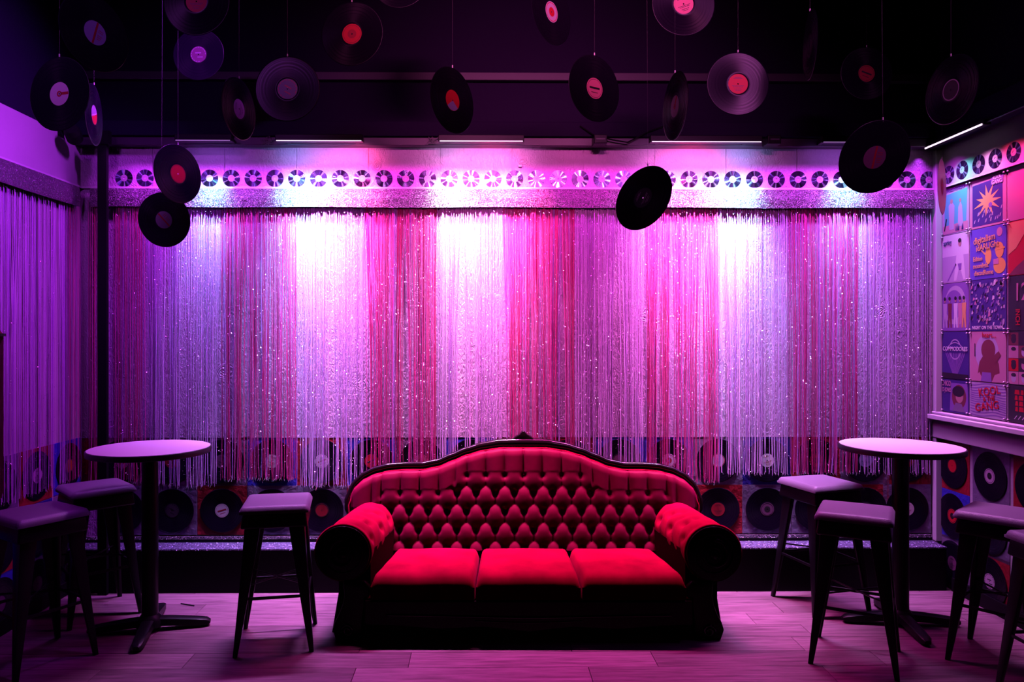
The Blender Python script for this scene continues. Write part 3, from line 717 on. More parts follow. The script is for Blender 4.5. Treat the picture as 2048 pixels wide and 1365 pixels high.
fs = [(i*(nz+1)+j, (i+1)*(nz+1)+j, (i+1)*(nz+1)+j+1, i*(nz+1)+j+1) for i in range(nx) for j in range(nz)]
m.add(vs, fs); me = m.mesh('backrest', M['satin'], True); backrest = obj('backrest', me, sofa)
# buttons
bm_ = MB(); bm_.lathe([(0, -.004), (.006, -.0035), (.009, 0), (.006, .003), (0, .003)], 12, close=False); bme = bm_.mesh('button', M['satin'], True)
for r in range(5):
    z = ZR0-r*B_
    for c in range(-9, 10):
        x = (c+(.5 if r % 2 else 0))*A_
        zz = z
        if abs(x) > 1.02 or z < .47 or ztop(x)-z < .085: continue
        if r == 0 and abs(x) > .42: continue
        obj('button', bme, backrest, (x, back_y(z)+.065-.046-.006, z), (PI/2-.26, 0, 0))
# back shell
m = MB(); n = 80; vs = []
for i in range(n+1):
    x = -XH+2*XH*i/n; zt = ztop(x)-.004
    vs += [(x, back_y(.12)+.10, .10), (x, back_y(zt)+.13, zt), (x, back_y(zt)+.06, zt), (x, back_y(.34)+.05, .34)]
fs = []
for i in range(n):
    for j in range(4): k = (j+1) % 4; fs.append((i*4+j, i*4+k, i*4+4+k, i*4+4+j))
fs += [(0, 3, 2, 1), (n*4, n*4+1, n*4+2, n*4+3)]
m.add(vs, fs); me = m.mesh('back_shell', M['dark_cloth']); recalc(me); obj('back_shell', me, sofa)
# carved top rail, swept along the outline, thicker at the crest
pts = []; rad = []
xs = [-XH+2*XH*i/150 for i in range(151)]
for x in xs:
    zt = ztop(x); pts.append((x, back_y(zt)+.045, zt+.006))
endp = lambda s: [(s*(XH+.010), back_y(.66)+.045, .66), (s*(XH+.006), back_y(.60)+.045, .60), (s*(XH-.02), back_y(.54)+.045, .54)]
pts = endp(-1)[::-1]+pts+endp(1)
for p in pts: rad.append(.019+.012*math.exp(-(p[0]/.30)**2))
m = MB(); m.tube(pts, rad, 14); me = m.mesh('top_rail', M['lacquer'], True); rail = obj('top_rail', me, sofa)
m = MB(); m.tube([(p[0]*.985, p[1]-.028, p[2]-.030) for p in pts], .0065, 8); obj('piping', m.mesh('piping', M['velvet'], True), sofa)
# pointed crest
cz = 1.02
poly = [(-.17, cz), (-.125, cz+.026), (-.085, cz+.018), (-.052, cz+.044), (-.026, cz+.058), (-.008, cz+.079), (0, cz+.084), (.008, cz+.079), (.026, cz+.058), (.052, cz+.044), (.085, cz+.018), (.125, cz+.026), (.17, cz), (.1, cz-.02), (-.1, cz-.02)]
m = MB(); yy = back_y(1.03)+.045; m.extr(poly, yy-.022, yy+.02); me = m.mesh('crest', M['lacquer']); bevel(me, .007, 2, 25); autosmooth(me, 50); obj('crest', me, sofa)
# cushions
def cushion(x0, x1, bx0, bx1, seed):
    R = random.Random(seed); n = 44; k = 36; vs = []; fs = []
    yf, yb2 = -.31, .235; zt, zb = .385, .245
    for i in range(n+1):
        for j in range(k+1):
            u, v = i/n, j/k
            # superellipse shell: top surface
            xf, xb = x0+(x1-x0)*u, bx0+(bx1-bx0)*u
            y = yf+(yb2-yf)*v; x = xf+(xb-xf)*v
            eu = min(u, 1-u)/.07; ev = v/.12 if v < .5 else (1-v)/.06
            ru = math.sqrt(max(0, 1-(1-min(1, eu))**2)); rv = math.sqrt(max(0, 1-(1-min(1, ev))**2))
            z = zb+.07+(zt-zb-.07)*min(ru, 1)*min(rv, 1) + .012*math.sin(PI*u)*math.sin(PI*v) + .0022*math.sin(seed+u*9+v*5)*math.sin(v*11+seed)
            vs.append((x, y, z))
    W = k+1
    for i in range(n):
        for j in range(k): fs.append((i*W+j, (i+1)*W+j, (i+1)*W+j+1, i*W+j+1))
    m = MB(); m.add(vs, fs)
    # sides down to the base
    ring = [i*W for i in range(n+1)]+[n*W+j for j in range(1, k+1)]+[i*W+k for i in range(n-1, -1, -1)]+[j for j in range(k-1, 0, -1)]
    L = len(ring); prev = ring
    for zz in (zb+.064, zb+.058, zb+.02, zb):
        base = len(m.v); m.v += [(vs[q][0], vs[q][1], zz) for q in ring]
        for q in range(L): m.f.append((prev[q], base+q, base+(q+1) % L, prev[(q+1) % L])); m.m.append(0)
        prev = [base+q for q in range(L)]
    m.f.append(tuple(base+q for q in range(L))); m.m.append(0)
    me = m.mesh('seat_cushion', M['velvet'], True); recalc(me); autosmooth(me, 50); o = obj('seat_cushion', me, sofa)
    return o
fx = [-.890, -.2985, .2965, .888]; bxx = [-.815, -.281, .28, .81]
for i in range(3):
    c = cushion(fx[i]+.004, fx[i+1]-.004, bxx[i]+.004, bxx[i+1]-.004, i+1)

# base rail with moulding
m = MB(); m.box(-.93, .93, -.275, .33, .10, .242); me = m.mesh('seat_frame', M['dark_cloth']); obj('seat_frame', me, sofa)
m = MB(); m.extr([(-.92, .235), (.92, .235), (.92, .10), (.72, .092), (.5, .075), (.25, .088), (0, .060), (-.25, .088), (-.5, .075), (-.72, .092), (-.92, .10)], -.302, -.276)
me = m.mesh('front_rail', M['frame_black']); bevel(me, .006, 2, 50); obj('front_rail', me, sofa)
m = MB(); m.tube([(-.80+1.6*i/40, -.306, .150+.006*math.cos(PI*2*i/40)) for i in range(41)], .006, 8); m.tube([(-.3+.6*i/12, -.305, .125-.01*math.sin(PI*i/12)) for i in range(13)], .004, 6)
obj('moulding', m.mesh('moulding', M['lacquer'], True), sofa)
# arms: roll along y from front to back, flaring outwards to the front
def arm(s):
    nu, nv = 72, 60; vs = []; R = random.Random(3)
    yf, yb2 = -.235, .33; r = .158
    m = MB()
    for j in range(nv+1):
        v = j/nv; y = yf+(yb2-yf)*v; cx = s*(1.052-.072*v); cz_ = .49+.012*v; rr = r*(1-.04*v)
        for i in range(nu+1):
            a = -PI*.5 + 2*PI*i/nu     # full circle starting underneath
            # angle measured so that cos>0 is outside
            ca, sa = math.cos(a), math.sin(a)
            inner = max(0, -ca)
            # pleats radiating over the inner face, dimples at buttons
            ang = a if a > -PI/2 else a
            p_ = (v*5.2)
            zone = max(0, min(1, (inner-.15)/.35))
            pleat = abs(math.sin(PI*(p_+.5*math.sin(a*2))))**.4
            disp = -.016*(1-pleat)*zone
            # dimples
            for (bv, ba) in ((.14, 2.75), (.32, 2.25), (.52, 2.75), (.70, 2.25), (.86, 2.75), (.30, 1.75), (.6, 1.8)):
                d2 = ((v-bv)/.045)**2+((a-ba)/.17)**2
                disp -= .018*math.exp(-d2)
            wob = .003*math.sin(9*v+5*a)*math.sin(3*a-4*v)
            R2 = rr+disp+wob
            x = cx+s*ca*R2; z = cz_+sa*R2
            vs.append((x, y, z))
    W = nu+1
    fs = [(j*W+i, j*W+i+1, (j+1)*W+i+1, (j+1)*W+i) for j in range(nv) for i in range(nu)]
    m.add(vs, fs)
    me = m.mesh('arm', M['velvet'], True); recalc(me); a_ = obj('arm', me, sofa)
    # inner panel below the roll down to the seat frame and arm body
    m = MB(); xi = 1.052-.158
    def quadbox(xa, xb, ya, yb3, za, zb3, sh): m.hexa([(s*(xa), ya, za), (s*(xb), ya, za), (s*(xb-sh), yb3, za), (s*(xa-sh), yb3, za)], [(s*(xa), ya, zb3), (s*(xb), ya, zb3), (s*(xb-sh), yb3, zb3), (s*(xa-sh), yb3, zb3)])
    quadbox(xi+.004, 1.08, yf+.008, yb2, .10, .49, .075)
    me = m.mesh('arm_body', M['dark_cloth']); recalc(me); obj('arm_body', me, sofa)
    # carved front facing: disc, ring, scroll and post
    cx = s*1.052; m = MB()
    face = [(cx+.154*math.cos(2*PI*k/48), .49+.154*math.sin(2*PI*k/48)) for k in range(48)]
    m.extr(face, yf-.024, yf+.004); me = m.mesh('arm_facing', M['frame_black']); recalc(me); bevel(me, .005, 2, 50); autosmooth(me, 40); f_ = obj('arm_facing', me, sofa)
    m = MB(); m.tube([(cx+.158*math.cos(2*PI*k/60), yf-.004, .49+.158*math.sin(2*PI*k/60)) for k in range(61)], .008, 8, cap=False); obj('arm_piping', m.mesh('arm_piping', M['velvet'], True), sofa)
    m = MB(); sp = []
    for k in range(60):
        t = k/59; a = PI*.5+t*PI*3.2; rr = .085*(1-t*.78); sp.append((cx-s*rr*math.cos(a), yf-.028, .485+rr*math.sin(a)))
    m.tube(sp, [.013-.006*k/59 for k in range(60)], 8); m.tube([(cx+.11*math.cos(2*PI*k/40), yf-.026, .49+.11*math.sin(2*PI*k/40)) for k in range(41)], .005, 6, cap=False)
    m.lathe([(0, 0), (.024, 0), (.026, .01), (.015, .02), (0, .022)], 16, close=False); 
    q = len(m.v)-16*5
    m.v[q:] = [(cx+p[0], yf-.025-p[2], .485+p[1]) for p in m.v[q:]]
    me = m.mesh('scroll_carving', M['frame_black'], True); recalc(me); obj('scroll_carving', me, f_)
    # post below the roll, S shaped, down to a scroll foot
    prof = [(.335, -.10, .062), (.30, -.115, .075), (.25, -.115, .07), (.20, -.10, .065), (.15, -.085, .068), (.10, -.068, .078), (.06, -.062, .084), (.03, -.065, .078), (.0, -.068, .070)]
    m = MB(); prev = None; rings = []
    for z, off, hw in prof:
        c_ = s*(1.052+off*1.0+.035); rings += [(c_-hw, yf-.030, z), (c_+hw, yf-.030, z), (c_+hw, yf+.055, z), (c_-hw, yf+.055, z)]
    fs = [(4*k+j, 4*k+(j+1) % 4, 4*k+4+(j+1) % 4, 4*k+4+j) for k in range(len(prof)-1) for j in range(4)]+[(0, 1, 2, 3), tuple(len(rings)-4+j for j in range(4))]
    m.add(rings, fs); me = m.mesh('leg', M['frame_black']); recalc(me); bevel(me, .008, 2, 30); autosmooth(me, 60); leg = obj('leg', me, sofa)
    c_ = s*(1.052-.03)
    m = MB(); sp = [(c_+s*(.0+.035*(1-k/30*.7)*math.cos(k/30*PI*3)), yf-.034, .055+.035*(1-k/30*.7)*math.sin(k/30*PI*3)) for k in range(31)]
    m.tube(sp, .007, 6); obj('foot_scroll', m.mesh('foot_scroll', M['lacquer'], True), leg)
    # splayed outer bracket behind the front leg
    m = MB(); m.hexa([(s*1.065, -.16, 0), (s*1.135, -.16, 0), (s*1.135, -.10, 0), (s*1.065, -.10, 0)], [(s*.97, -.18, .34), (s*1.075, -.18, .34), (s*1.075, -.08, .34), (s*.97, -.08, .34)])
    me = m.mesh('leg', M['frame_black']); recalc(me); bevel(me, .006); obj('leg', me, sofa)
    m = MB(); m.hexa([(s*.86, .32, 0), (s*.92, .32, 0), (s*.92, .38, 0), (s*.86, .38, 0)], [(s*.84, .26, .16), (s*.93, .26, .16), (s*.93, .34, .16), (s*.84, .34, .16)])
    me = m.mesh('leg', M['frame_black']); recalc(me); bevel(me, .006); obj('leg', me, sofa)
for s in (-1, 1): arm(s)

# ================================================================== STOOLS
def stool_meshes():
    out = {}
    # padded seat
    n = 28; vs = []; H = .186
    def se(u): return u
    m = MB()
    for i in range(n+1):
        for j in range(n+1):
            a, b = -1+2*i/n, -1+2*j/n
            ex, ey = max(0, (abs(a)-.86)/.14), max(0, (abs(b)-.86)/.14); e = min(1, math.hypot(ex, ey))
            z = .770+.026*math.sqrt(max(0, 1-e*e))+.006*(1-a*a)*(1-b*b)
            k = 1-.02*(ex*ey)
            vs.append((a*H*k, b*H*k, z))
    W = n+1; fs = [(i*W+j, (i+1)*W+j, (i+1)*W+j+1, i*W+j+1) for i in range(n) for j in range(n)]
    m.add(vs, fs)
    ring = [i*W for i in range(n+1)]+[n*W+j for j in range(1, n+1)]+[i*W+n for i in range(n-1, -1, -1)]+[j for j in range(n-1, 0, -1)]
    low = [(vs[q][0], vs[q][1], .757) for q in ring]; b0 = len(m.v); m.v += low; L = len(ring)
    for q in range(L): m.f.append((ring[q], b0+q, b0+(q+1) % L, ring[(q+1) % L])); m.m.append(0)
    m.f.append(tuple(b0+q for q in range(L))); m.m.append(0)
    me = m.mesh('seat', M['vinyl_pad'], True); recalc(me); autosmooth(me, 60); out['seat'] = me
    m = MB(); a, b = .168, .178
    m.hexa([(-b, -b, .675), (b, -b, .675), (b, b, .675), (-b, b, .675)], [(-a, -a, .757), (a, -a, .757), (a, a, .757), (-a, a, .757)])
    me = m.mesh('apron', M['metal']); bevel(me, .012, 3); autosmooth(me, 50); out['apron'] = me
    # folded sheet-metal leg at +x +y corner, tapering
    m = MB(); T, F = .155, .212
    rings = []
    for k in range(7):
        t = k/6; z = .74*(1-t); c = T+(F-T)*(t**1.15); wdt = .088*(1-t)+.024*t; th = .020*(1-t)+.020*t
        rings += [(c, c, z), (c-wdt, c, z), (c-wdt, c-th, z), (c-th, c-th, z), (c-th, c-wdt, z), (c, c-wdt, z)]
    fs = [(6*k+j, 6*k+(j+1) % 6, 6*k+6+(j+1) % 6, 6*k+6+j) for k in range(6) for j in range(6)]+[(0, 1, 2, 3, 4, 5), tuple(36+j for j in range(6))[::-1]]
    m.add(rings, fs); me = m.mesh('leg', M['metal']); recalc(me); bevel(me, .003, 2, 50); autosmooth(me, 50); out['leg'] = me
    m = MB(); m.box(-.014, .014, -.014, .014, 0.0, .012); out['foot'] = m.mesh('foot', M['kick'])
    t = (.74-.30)/.74; c = T+(F-T)*t**1.15-.008
    m = MB(); m.box(-c, c, c-.005, c+.005, .292, .308); me = m.mesh('crossbar', M['metal']); bevel(me, .0025); out['bar'] = me
    m = MB(); m.tube([(-c+.01, -c+.01, .36), (c-.01, c-.01, .36)], .005, 6); m.tube([(-c+.01, c-.01, .36), (c-.01, -c+.01, .36)], .005, 6); out['brace'] = m.mesh('brace', M['metal'])
    return out
SM = stool_meshes()
def stool(x, y, deg, words):
    root = thing('bar_stool', words, 'stool', (x, y, 0), math.radians(deg), 'black metal bar stools')
    obj('seat', SM['seat'], root); obj('apron', SM['apron'], root)
    for k in range(4): obj('leg', SM['leg'], root, rot=(0, 0, k*PI/2))
    for k in range(4): obj('crossbar', SM['bar'], root, rot=(0, 0, k*PI/2))
    obj('brace', SM['brace'], root)
STOOLS = [(-1.165, 4.215, 10, 'black metal bar stool with lit pinkish seat standing alone left of the sofa'),
 (-2.37, 3.97, 56, 'dark bar stool nearest the camera at the left edge'),
 (-2.41, 4.64, 43, 'bar stool in shadow behind the left round table'),
 (2.17, 4.74, 15, 'rear bar stool between the sofa and the right round table'),
 (2.00, 3.95, -30, 'bar stool in front of the right round table pole'),
 (2.76, 3.90, 42, 'bar stool against the right wall, right of the right table'),
 (2.70, 3.36, 3, 'bar stool cut off by the right edge of the picture')]
for s_ in STOOLS: stool(*s_)

# ================================================================== TABLES
def table(x, y, deg, words):
    root = thing('bar_table', words, 'table', (x, y, 0), math.radians(deg), 'round bar tables')
    R = .335
    m = MB(); m.lathe([(0, 1.052), (R-.004, 1.052), (R-.003, 1.070), (0, 1.070)], 80, close=False); me = m.mesh('tabletop', M['laminate']); recalc(me); top = obj('tabletop', me, root)
    m = MB(); m.lathe([(R-.004, 1.036), (R+.004, 1.038), (R+.006, 1.053), (R+.003, 1.068), (R-.003, 1.0705), (R-.004, 1.052), (R-.3, 1.051), (R-.3, 1.036)], 80); me = m.mesh('edge_band', M['edge']); recalc(me); autosmooth(me); obj('edge_band', me, top)
    m = MB(); m.lathe([(0, .06), (.046, .06), (.046, 1.02), (0, 1.02)], 32, close=False); me = m.mesh('pole', M['metal']); recalc(me); autosmooth(me); obj('pole', me, root)
    m = MB(); 
    for k in range(4):
        c, s = math.cos(k*PI/2), math.sin(k*PI/2)
        b = [(0, -.03, 1.015), (.2, -.015, 1.026), (.2, .015, 1.026), (0, .03, 1.015)]; t = [(0, -.03, 1.036), (.2, -.015, 1.036), (.2, .015, 1.036), (0, .03, 1.036)]
        f = lambda P: [(p[0]*c-p[1]*s, p[0]*s+p[1]*c, p[2]) for p in P]
        m.hexa(f(b), f(t))
    obj('top_support', m.mesh('top_support', M['metal']), root)
    m = MB(); m.lathe([(0, .028), (.075, .028), (.075, .060), (.055, .085), (.047, .095), (0, .095)], 32, close=False); me = m.mesh('base_hub', M['metal']); recalc(me); autosmooth(me); obj('base_hub', me, root)
    for k in range(4):
        m = MB(); pr = [(.03, .034, .032, .078), (.14, .032, .024, .070), (.26, .030, .014, .056), (.315, .027, .012, .048), (.335, .016, .016, .036)]
        rings = []
        for r, hw, z0, z1 in pr:
            rings += [(r, -hw, z0), (r, hw, z0), (r, hw, z1-.006), (r, hw*.6, z1), (r, -hw*.6, z1), (r, -hw, z1-.006)]
        fs = [(6*q+j, 6*q+(j+1) % 6, 6*q+6+(j+1) % 6, 6*q+6+j) for q in range(4) for j in range(6)]+[(0, 1, 2, 3, 4, 5), tuple(24+j for j in range(6))]
        m.add(rings, fs)
        me = m.mesh('foot_arm', M['metal']); recalc(me); autosmooth(me); fa = obj('foot_arm', me, root, rot=(0, 0, k*PI/2))
        m = MB(); m.lathe([(0, 0), (.018, 0), (.018, .014), (0, .014)], 14, close=False); gm = m.mesh('glide', M['kick']); obj('glide', gm, fa, (.30, 0, 0))
table(-1.95, 4.36, 12, 'round white bar table on a black pedestal at left')
table(2.50, 4.40, -6, 'round white bar table on a black pedestal at right')

# ================================================================== POSTERS on the right wall
def text(body, size, mt, parent, loc, rot, name='lettering', align='LEFT', sx=1.0, bold=0.0):
    c = bpy.data.curves.new(name, 'FONT'); c.body = body; c.size = size; c.align_x = align; c.offset = bold; c.extrude = .0004
    c.resolution_u = 3
    o = bpy.data.objects.new(name, c); COL.objects.link(o)
    bpy.context.view_layer.update()
    dg = bpy.context.evaluated_depsgraph_get(); me = bpy.data.meshes.new_from_object(o.evaluated_get(dg)); bpy.data.objects.remove(o)
    me.materials.clear(); me.materials.append(mt)
    q = obj(name, me, parent, loc, rot); q.scale = (sx, 1, 1); return q
# poster local frame: x to the right along the wall (towards the camera), z up, surface faces -y ; turned so that -y -> -X
P_W = [(5.097, 4.812), (4.805, 4.465), (4.455, 4.10), (4.09, 3.75)]
zrows = [2.735, 2.415, 2.085, 1.755, 1.43, 1.205]
cP = {n: cm('ink_'+n, *v) for n, v in {'cyan': (.12, .55, .60), 'white': (.8, .75, .8), 'pale': (.55, .45, .62), 'orange': (.85, .50, .18), 'indigo': (.06, .03, .22), 'blue': (.14, .10, .55),
      'yellow': (.9, .55, .12), 'black': (.015, .01, .02), 'red': (.6, .01, .03), 'rose': (.62, .28, .40), 'brown': (.20, .04, .06), 'skin': (.55, .28, .28), 'violet': (.28, .14, .45), 'grey': (.25, .18, .30)}.items()}
pin_m = MB(); pin_m.lathe([(0, 0), (.003, 0), (.0035, .006), (.0065, .009), (.0055, .012), (0, .013)], 12, close=False); PINM = pin_m.mesh('pin', M['pin'], True)
def poly(m, pts, mi, d=.0):
    y = -.0035-d*.0004; m.add([(x, y, z) for x, z in pts], [tuple(range(len(pts)))], mi)
def circ(cx, cz, rx, rz_=None, n=20, a0=0): 
    rz_ = rz_ or rx; return [(cx+rx*math.cos(2*PI*k/n+a0), cz+rz_*math.sin(2*PI*k/n+a0)) for k in range(n)]
def figure(m, cx, z0, h, mi, mh, d=1, lean=0):
    w_ = h*.13
    poly(m, [(cx-w_*.9, z0), (cx-w_*.35, z0), (cx, z0+h*.38), (cx+w_*.5, z0), (cx+w_*1.1, z0), (cx+w_*.8, z0+h*.5), (cx+w_*1.0+lean, z0+h*.80), (cx-w_*.9+lean, z0+h*.80), (cx-w_*.7, z0+h*.5)], mi, d)
    poly(m, circ(cx+lean, z0+h*.9, h*.06, h*.085, 12), mh, d+1)
def poster(col, row, base, words, art, texts, frame_in=0):
    ya, yb2 = P_W[col]; W = ya-yb2; z1, z0 = zrows[row], zrows[row+1]; H = z1-z0
    root = thing('album_cover', words, 'poster', (XR-.001, (ya+yb2)/2, (z0+z1)/2), -PI/2, 'album covers pinned on the right wall')
    R = random.Random(col*10+row)
    m = MB(); m.box(-W/2+.002, W/2-.002, -.003, -.0005, -H/2+.002, H/2-.002); obj('sleeve', m.mesh('sleeve', base), root)
    if art:
        m = MB(); keys = []
        def A(pts, c, d=0):
            if c not in keys: keys.append(c)
            pts = [(max(-W/2+.003, min(W/2-.003, x*W)), max(-H/2+.003, min(H/2-.003, z*H))) for x, z in pts]
            poly(m, pts, keys.index(c), d)
        art(A, R, m, W, H)
        me = m.mesh('print', [cP[k] for k in keys]); recalc(me)
        obj('print', me, root)
    for body, size, c, x, z, sx, rot in texts:
        text(body, size, cP[c], root, (x*W, -.0062, z*H), (PI/2, math.radians(rot), 0), align='CENTER', sx=sx, bold=.0008)
    for sx_ in (-1, 1):
        for sz in (-1, 1): obj('pin', PINM, root, (sx_*(W/2-.012), -.003, sz*(H/2-.012)), (PI/2, 0, 0))
    return root
def a_cyan(A, R, m, W, H):
    A([(-.40, -.30), (.40, -.28), (.44, .40), (-.40, .36)], 'cyan'); A([(-.46, -.48), (.46, -.46), (.46, -.28), (-.46, -.30)], 'rose', 1)
    A([(-.22, -.40), (-.04, -.40), (-.02, .10), (-.12, .20), (-.24, .12)], 'pale', 2); A([(.10, -.36), (.30, -.36), (.26, .05), (.20, .16), (.12, .05)], 'pale', 2)
    A(circ(-.13, .20, .05), 'skin', 3); A(circ(.19, .18, .04), 'skin', 3)
    for k in range(9): x = R.uniform(-.1, .35); A([(x, -.44), (x+.03, -.44), (x+.02, -.30)], 'indigo', 4)
    A([(-.42, -.40), (-.38, -.40), (-.30, -.15), (-.34, -.15)], 'black', 4)
def a_splash(A, R, m, W, H):
    A([(-.42, -.45), (.40, -.45), (.40, .42), (-.42, .38)], 'indigo')
    c = (.02, -.02); pts = []
    for k in range(22):
        a = 2*PI*k/22; r = (.40 if k % 2 == 0 else .16)*R.uniform(.8, 1.08); pts.append((c[0]-.02+r*math.cos(a)*.95, c[1]+.03+r*math.sin(a)*.85))
    for k in range(22): A([c, pts[k], pts[(k+1) % 22]], 'orange', 1)
    A(circ(.08, -.08, .05), 'violet', 2)
    for k in range(18): x, z = R.uniform(-.38, .36), R.uniform(-.42, -.20); A([(x, z), (x+.03, z+.01), (x+.05, z+.08), (x+.02, z+.06)], 'pale', 2)
    A([(.10, .30), (.42, .30), (.42, .46), (.10, .46)], 'violet', 3)
def a_photo(A, R, m, W, H):
    A([(-.48, -.48), (.48, -.48), (.48, .05), (-.48, .05)], 'pale')
    A([(-.05, -.46), (.05, -.46), (.16, -.15), (.30, -.46), (.38, -.46), (.30, .05), (.26, .22), (.10, .22), (.04, .02)], 'white', 1)
    A(circ(.17, .30, .055, .08), 'skin', 2); A(circ(.17, .345, .06, .045), 'black', 3); A([(.10, -.12), (.24, -.12), (.22, -.24), (.14, -.24)], 'violet', 3)
    A([(-.30, -.46), (-.26, -.46), (.05, -.14), (.02, -.10)], 'violet', 1)
def a_digi(A, R, m, W, H):
    A(circ(.32, .36, .075, .085), 'rose', 1)
    A(circ(.02, -.06, .085, .16, 16), 'yellow', 1); A(circ(.32, .02, .11, .15, 16), 'yellow', 2); A(circ(.32, -.27, .16, .15, 16), 'yellow', 1)
    A([(.16, -.14), (.30, -.14), (.30, -.24), (.16, -.24)], 'rose', 3); A([(.20, .02), (.46, .04), (.46, .07), (.20, .05)], 'yellow', 3)
    A([(-.22, .09), (-.20, .11), (-.02, -.03), (-.05, -.05)], 'orange', 2)
def a_moon(A, R, m, W, H):
    A(circ(0, .02, .40, .42, 28), 'pale'); A(circ(-.05, .05, .33, .30, 24), 'violet', 1); A([(-.48, -.48), (.48, -.48), (.48, -.36), (-.48, -.34)], 'violet', 2)
    for x, c in ((-.38, 'pale'), (-.2, 'brown'), (.02, 'white'), (.18, 'rose'), (.32, 'orange')):
        h = .62; z0 = -.42; w_ = .07
        A([(x-w_, z0), (x-w_*.3, z0), (x, z0+.22), (x+w_*.5, z0), (x+w_*1.2, z0), (x+w_, z0+.3), (x+w_*1.2, z0+.5), (x-w_, z0+.5), (x-w_*.8, z0+.3)], c, 3)
        A(circ(x, z0+.56, .035, .045, 10), 'skin', 4); A(circ(x, z0+.60, .045, .04, 10), 'black', 5)
def a_crowd(A, R, m, W, H):
    for k in range(170):
        x, z = R.uniform(-.46, .44), R.uniform(-.36, .46); s = R.uniform(.012, .035); c = R.choice(['pale', 'violet', 'black', 'rose', 'grey', 'white', 'indigo'])
        A([(x-s, z-s*R.uniform(.6, 2)), (x+s*R.uniform(.3, 1), z-s), (x+s, z+s*R.uniform(.6, 1.6)), (x-s*.4, z+s)], c, 1+k % 5)
def a_fan(A, R, m, W, H):
    for k in range(-5, 6):
        A([(k*.012-.006, -.42), (k*.012+.006, -.42), (k*.075+.022, .10), (k*.075-.022, .10)], 'violet', 1)
    def arcband(r0, r1, cx, cz, a0, a1, c, d):
        for k in range(20):
            a, b = a0+(a1-a0)*k/20, a0+(a1-a0)*(k+1)/20
            A([(cx+r0*math.cos(a), cz+r0*math.sin(a)), (cx+r1*math.cos(a), cz+r1*math.sin(a)), (cx+r1*math.cos(b), cz+r1*math.sin(b)), (cx+r0*math.cos(b), cz+r0*math.sin(b))], c, d)
    arcband(.19, .215, 0, .13, 0, 2*PI, 'pale', 2); A([(-.38, .06), (.38, .06), (.34, .24), (-.34, .24)], 'indigo', 3)
    arcband(.40, .42, 0, -.14, PI*.18, PI*.82, 'pale', 4); A([(-.48, -.48), (.48, -.48), (.48, -.38), (-.48, -.36)], 'black', 4)
def a_kneel(A, R, m, W, H):
    A(circ(-.02, .08, .32, .36, 26), 'pale'); A([(-.30, -.48), (-.22, -.10), (-.12, .02), (.20, .02), (.30, -.12), (.34, -.48)], 'brown', 1)
    A(circ(.02, .14, .19, .20, 20), 'brown', 2); A([(.10, -.02), (.30, .12), (.36, .04), (.22, -.12)], 'brown', 3); A([(-.44, -.48), (-.10, -.48), (-.22, -.30)], 'rose', 3)
    A([(.12, -.48), (.46, -.48), (.34, -.30), (.20, -.34)], 'rose', 3); A([(-.18, -.48), (.12, -.48), (.10, -.30), (-.14, -.30)], 'violet', 4); A([(-.36, .0), (-.33, .0), (-.34, .26), (-.36, .26)], 'black', 2)
def a_portrait(A, R, m, W, H):
    A([(-.20, -.44), (.46, -.44), (.46, .40), (-.16, .40)], 'violet'); A(circ(.14, .0, .26, .36, 20), 'brown', 1); A(circ(.16, .02, .14, .20, 16), 'skin', 2); A(circ(.12, .16, .22, .16, 16), 'black', 3)
    A([(-.10, -.44), (.36, -.44), (.24, -.20), (.02, -.18)], 'grey', 3)
def a_waves(A, R, m, W, H):
    for k in range(13):
        z = -.44+k*.072; pts = []
        for i in range(16):
            x = -.48+.96*i/15; zz = z+.05*math.sin(x*5+k*.35)*math.cos(x*3-k*.2)
            pts.append((x, zz))
        for i in range(15): A([pts[i], pts[i+1], (pts[i+1][0], pts[i+1][1]+.028), (pts[i][0], pts[i][1]+.028)], 'violet', 0)
def a_faces(A, R, m, W, H):
    for i in range(4):
        for j in range(4):
            x, z = -.48+i*.24, -.48+j*.24; c = R.choice(['red', 'black', 'rose', 'brown'])
            A([(x, z), (x+.23, z), (x+.23, z+.23), (x, z+.23)], c); A(circ(x+.12, z+.11, .06, .08, 12), R.choice(['pale', 'rose', 'black']), 1); A(circ(x+.12, z+.17, .06, .035, 10), 'black', 2)
def a_blocks(A, R, m, W, H):
    for j in range(4):
        x = -.38+R.uniform(0, .06)
        while x < .34: w_ = R.uniform(.06, .13); A([(x, .26-j*.15), (x+w_, .26-j*.15), (x+w_*.9, .38-j*.15), (x+.01, .38-j*.15)], 'red', 1); x += w_+.02
    for k in range(5): A([(-.35+k*.09, -.40), (-.33+k*.09, -.40), (-.27+k*.09, -.30), (-.29+k*.09, -.30)], 'white', 2)
def a_flame(A, R, m, W, H):
    A([(-.48, .48), (.1, .48), (-.1, .25), (-.30, .0), (-.48, -.1)], 'orange', 1); A([(-.48, -.48), (.48, -.48), (.48, -.2), (.2, -.30), (-.1, -.22), (-.3, -.34)], 'brown', 2); A(circ(.22, .1, .2, .28), 'brown', 1)
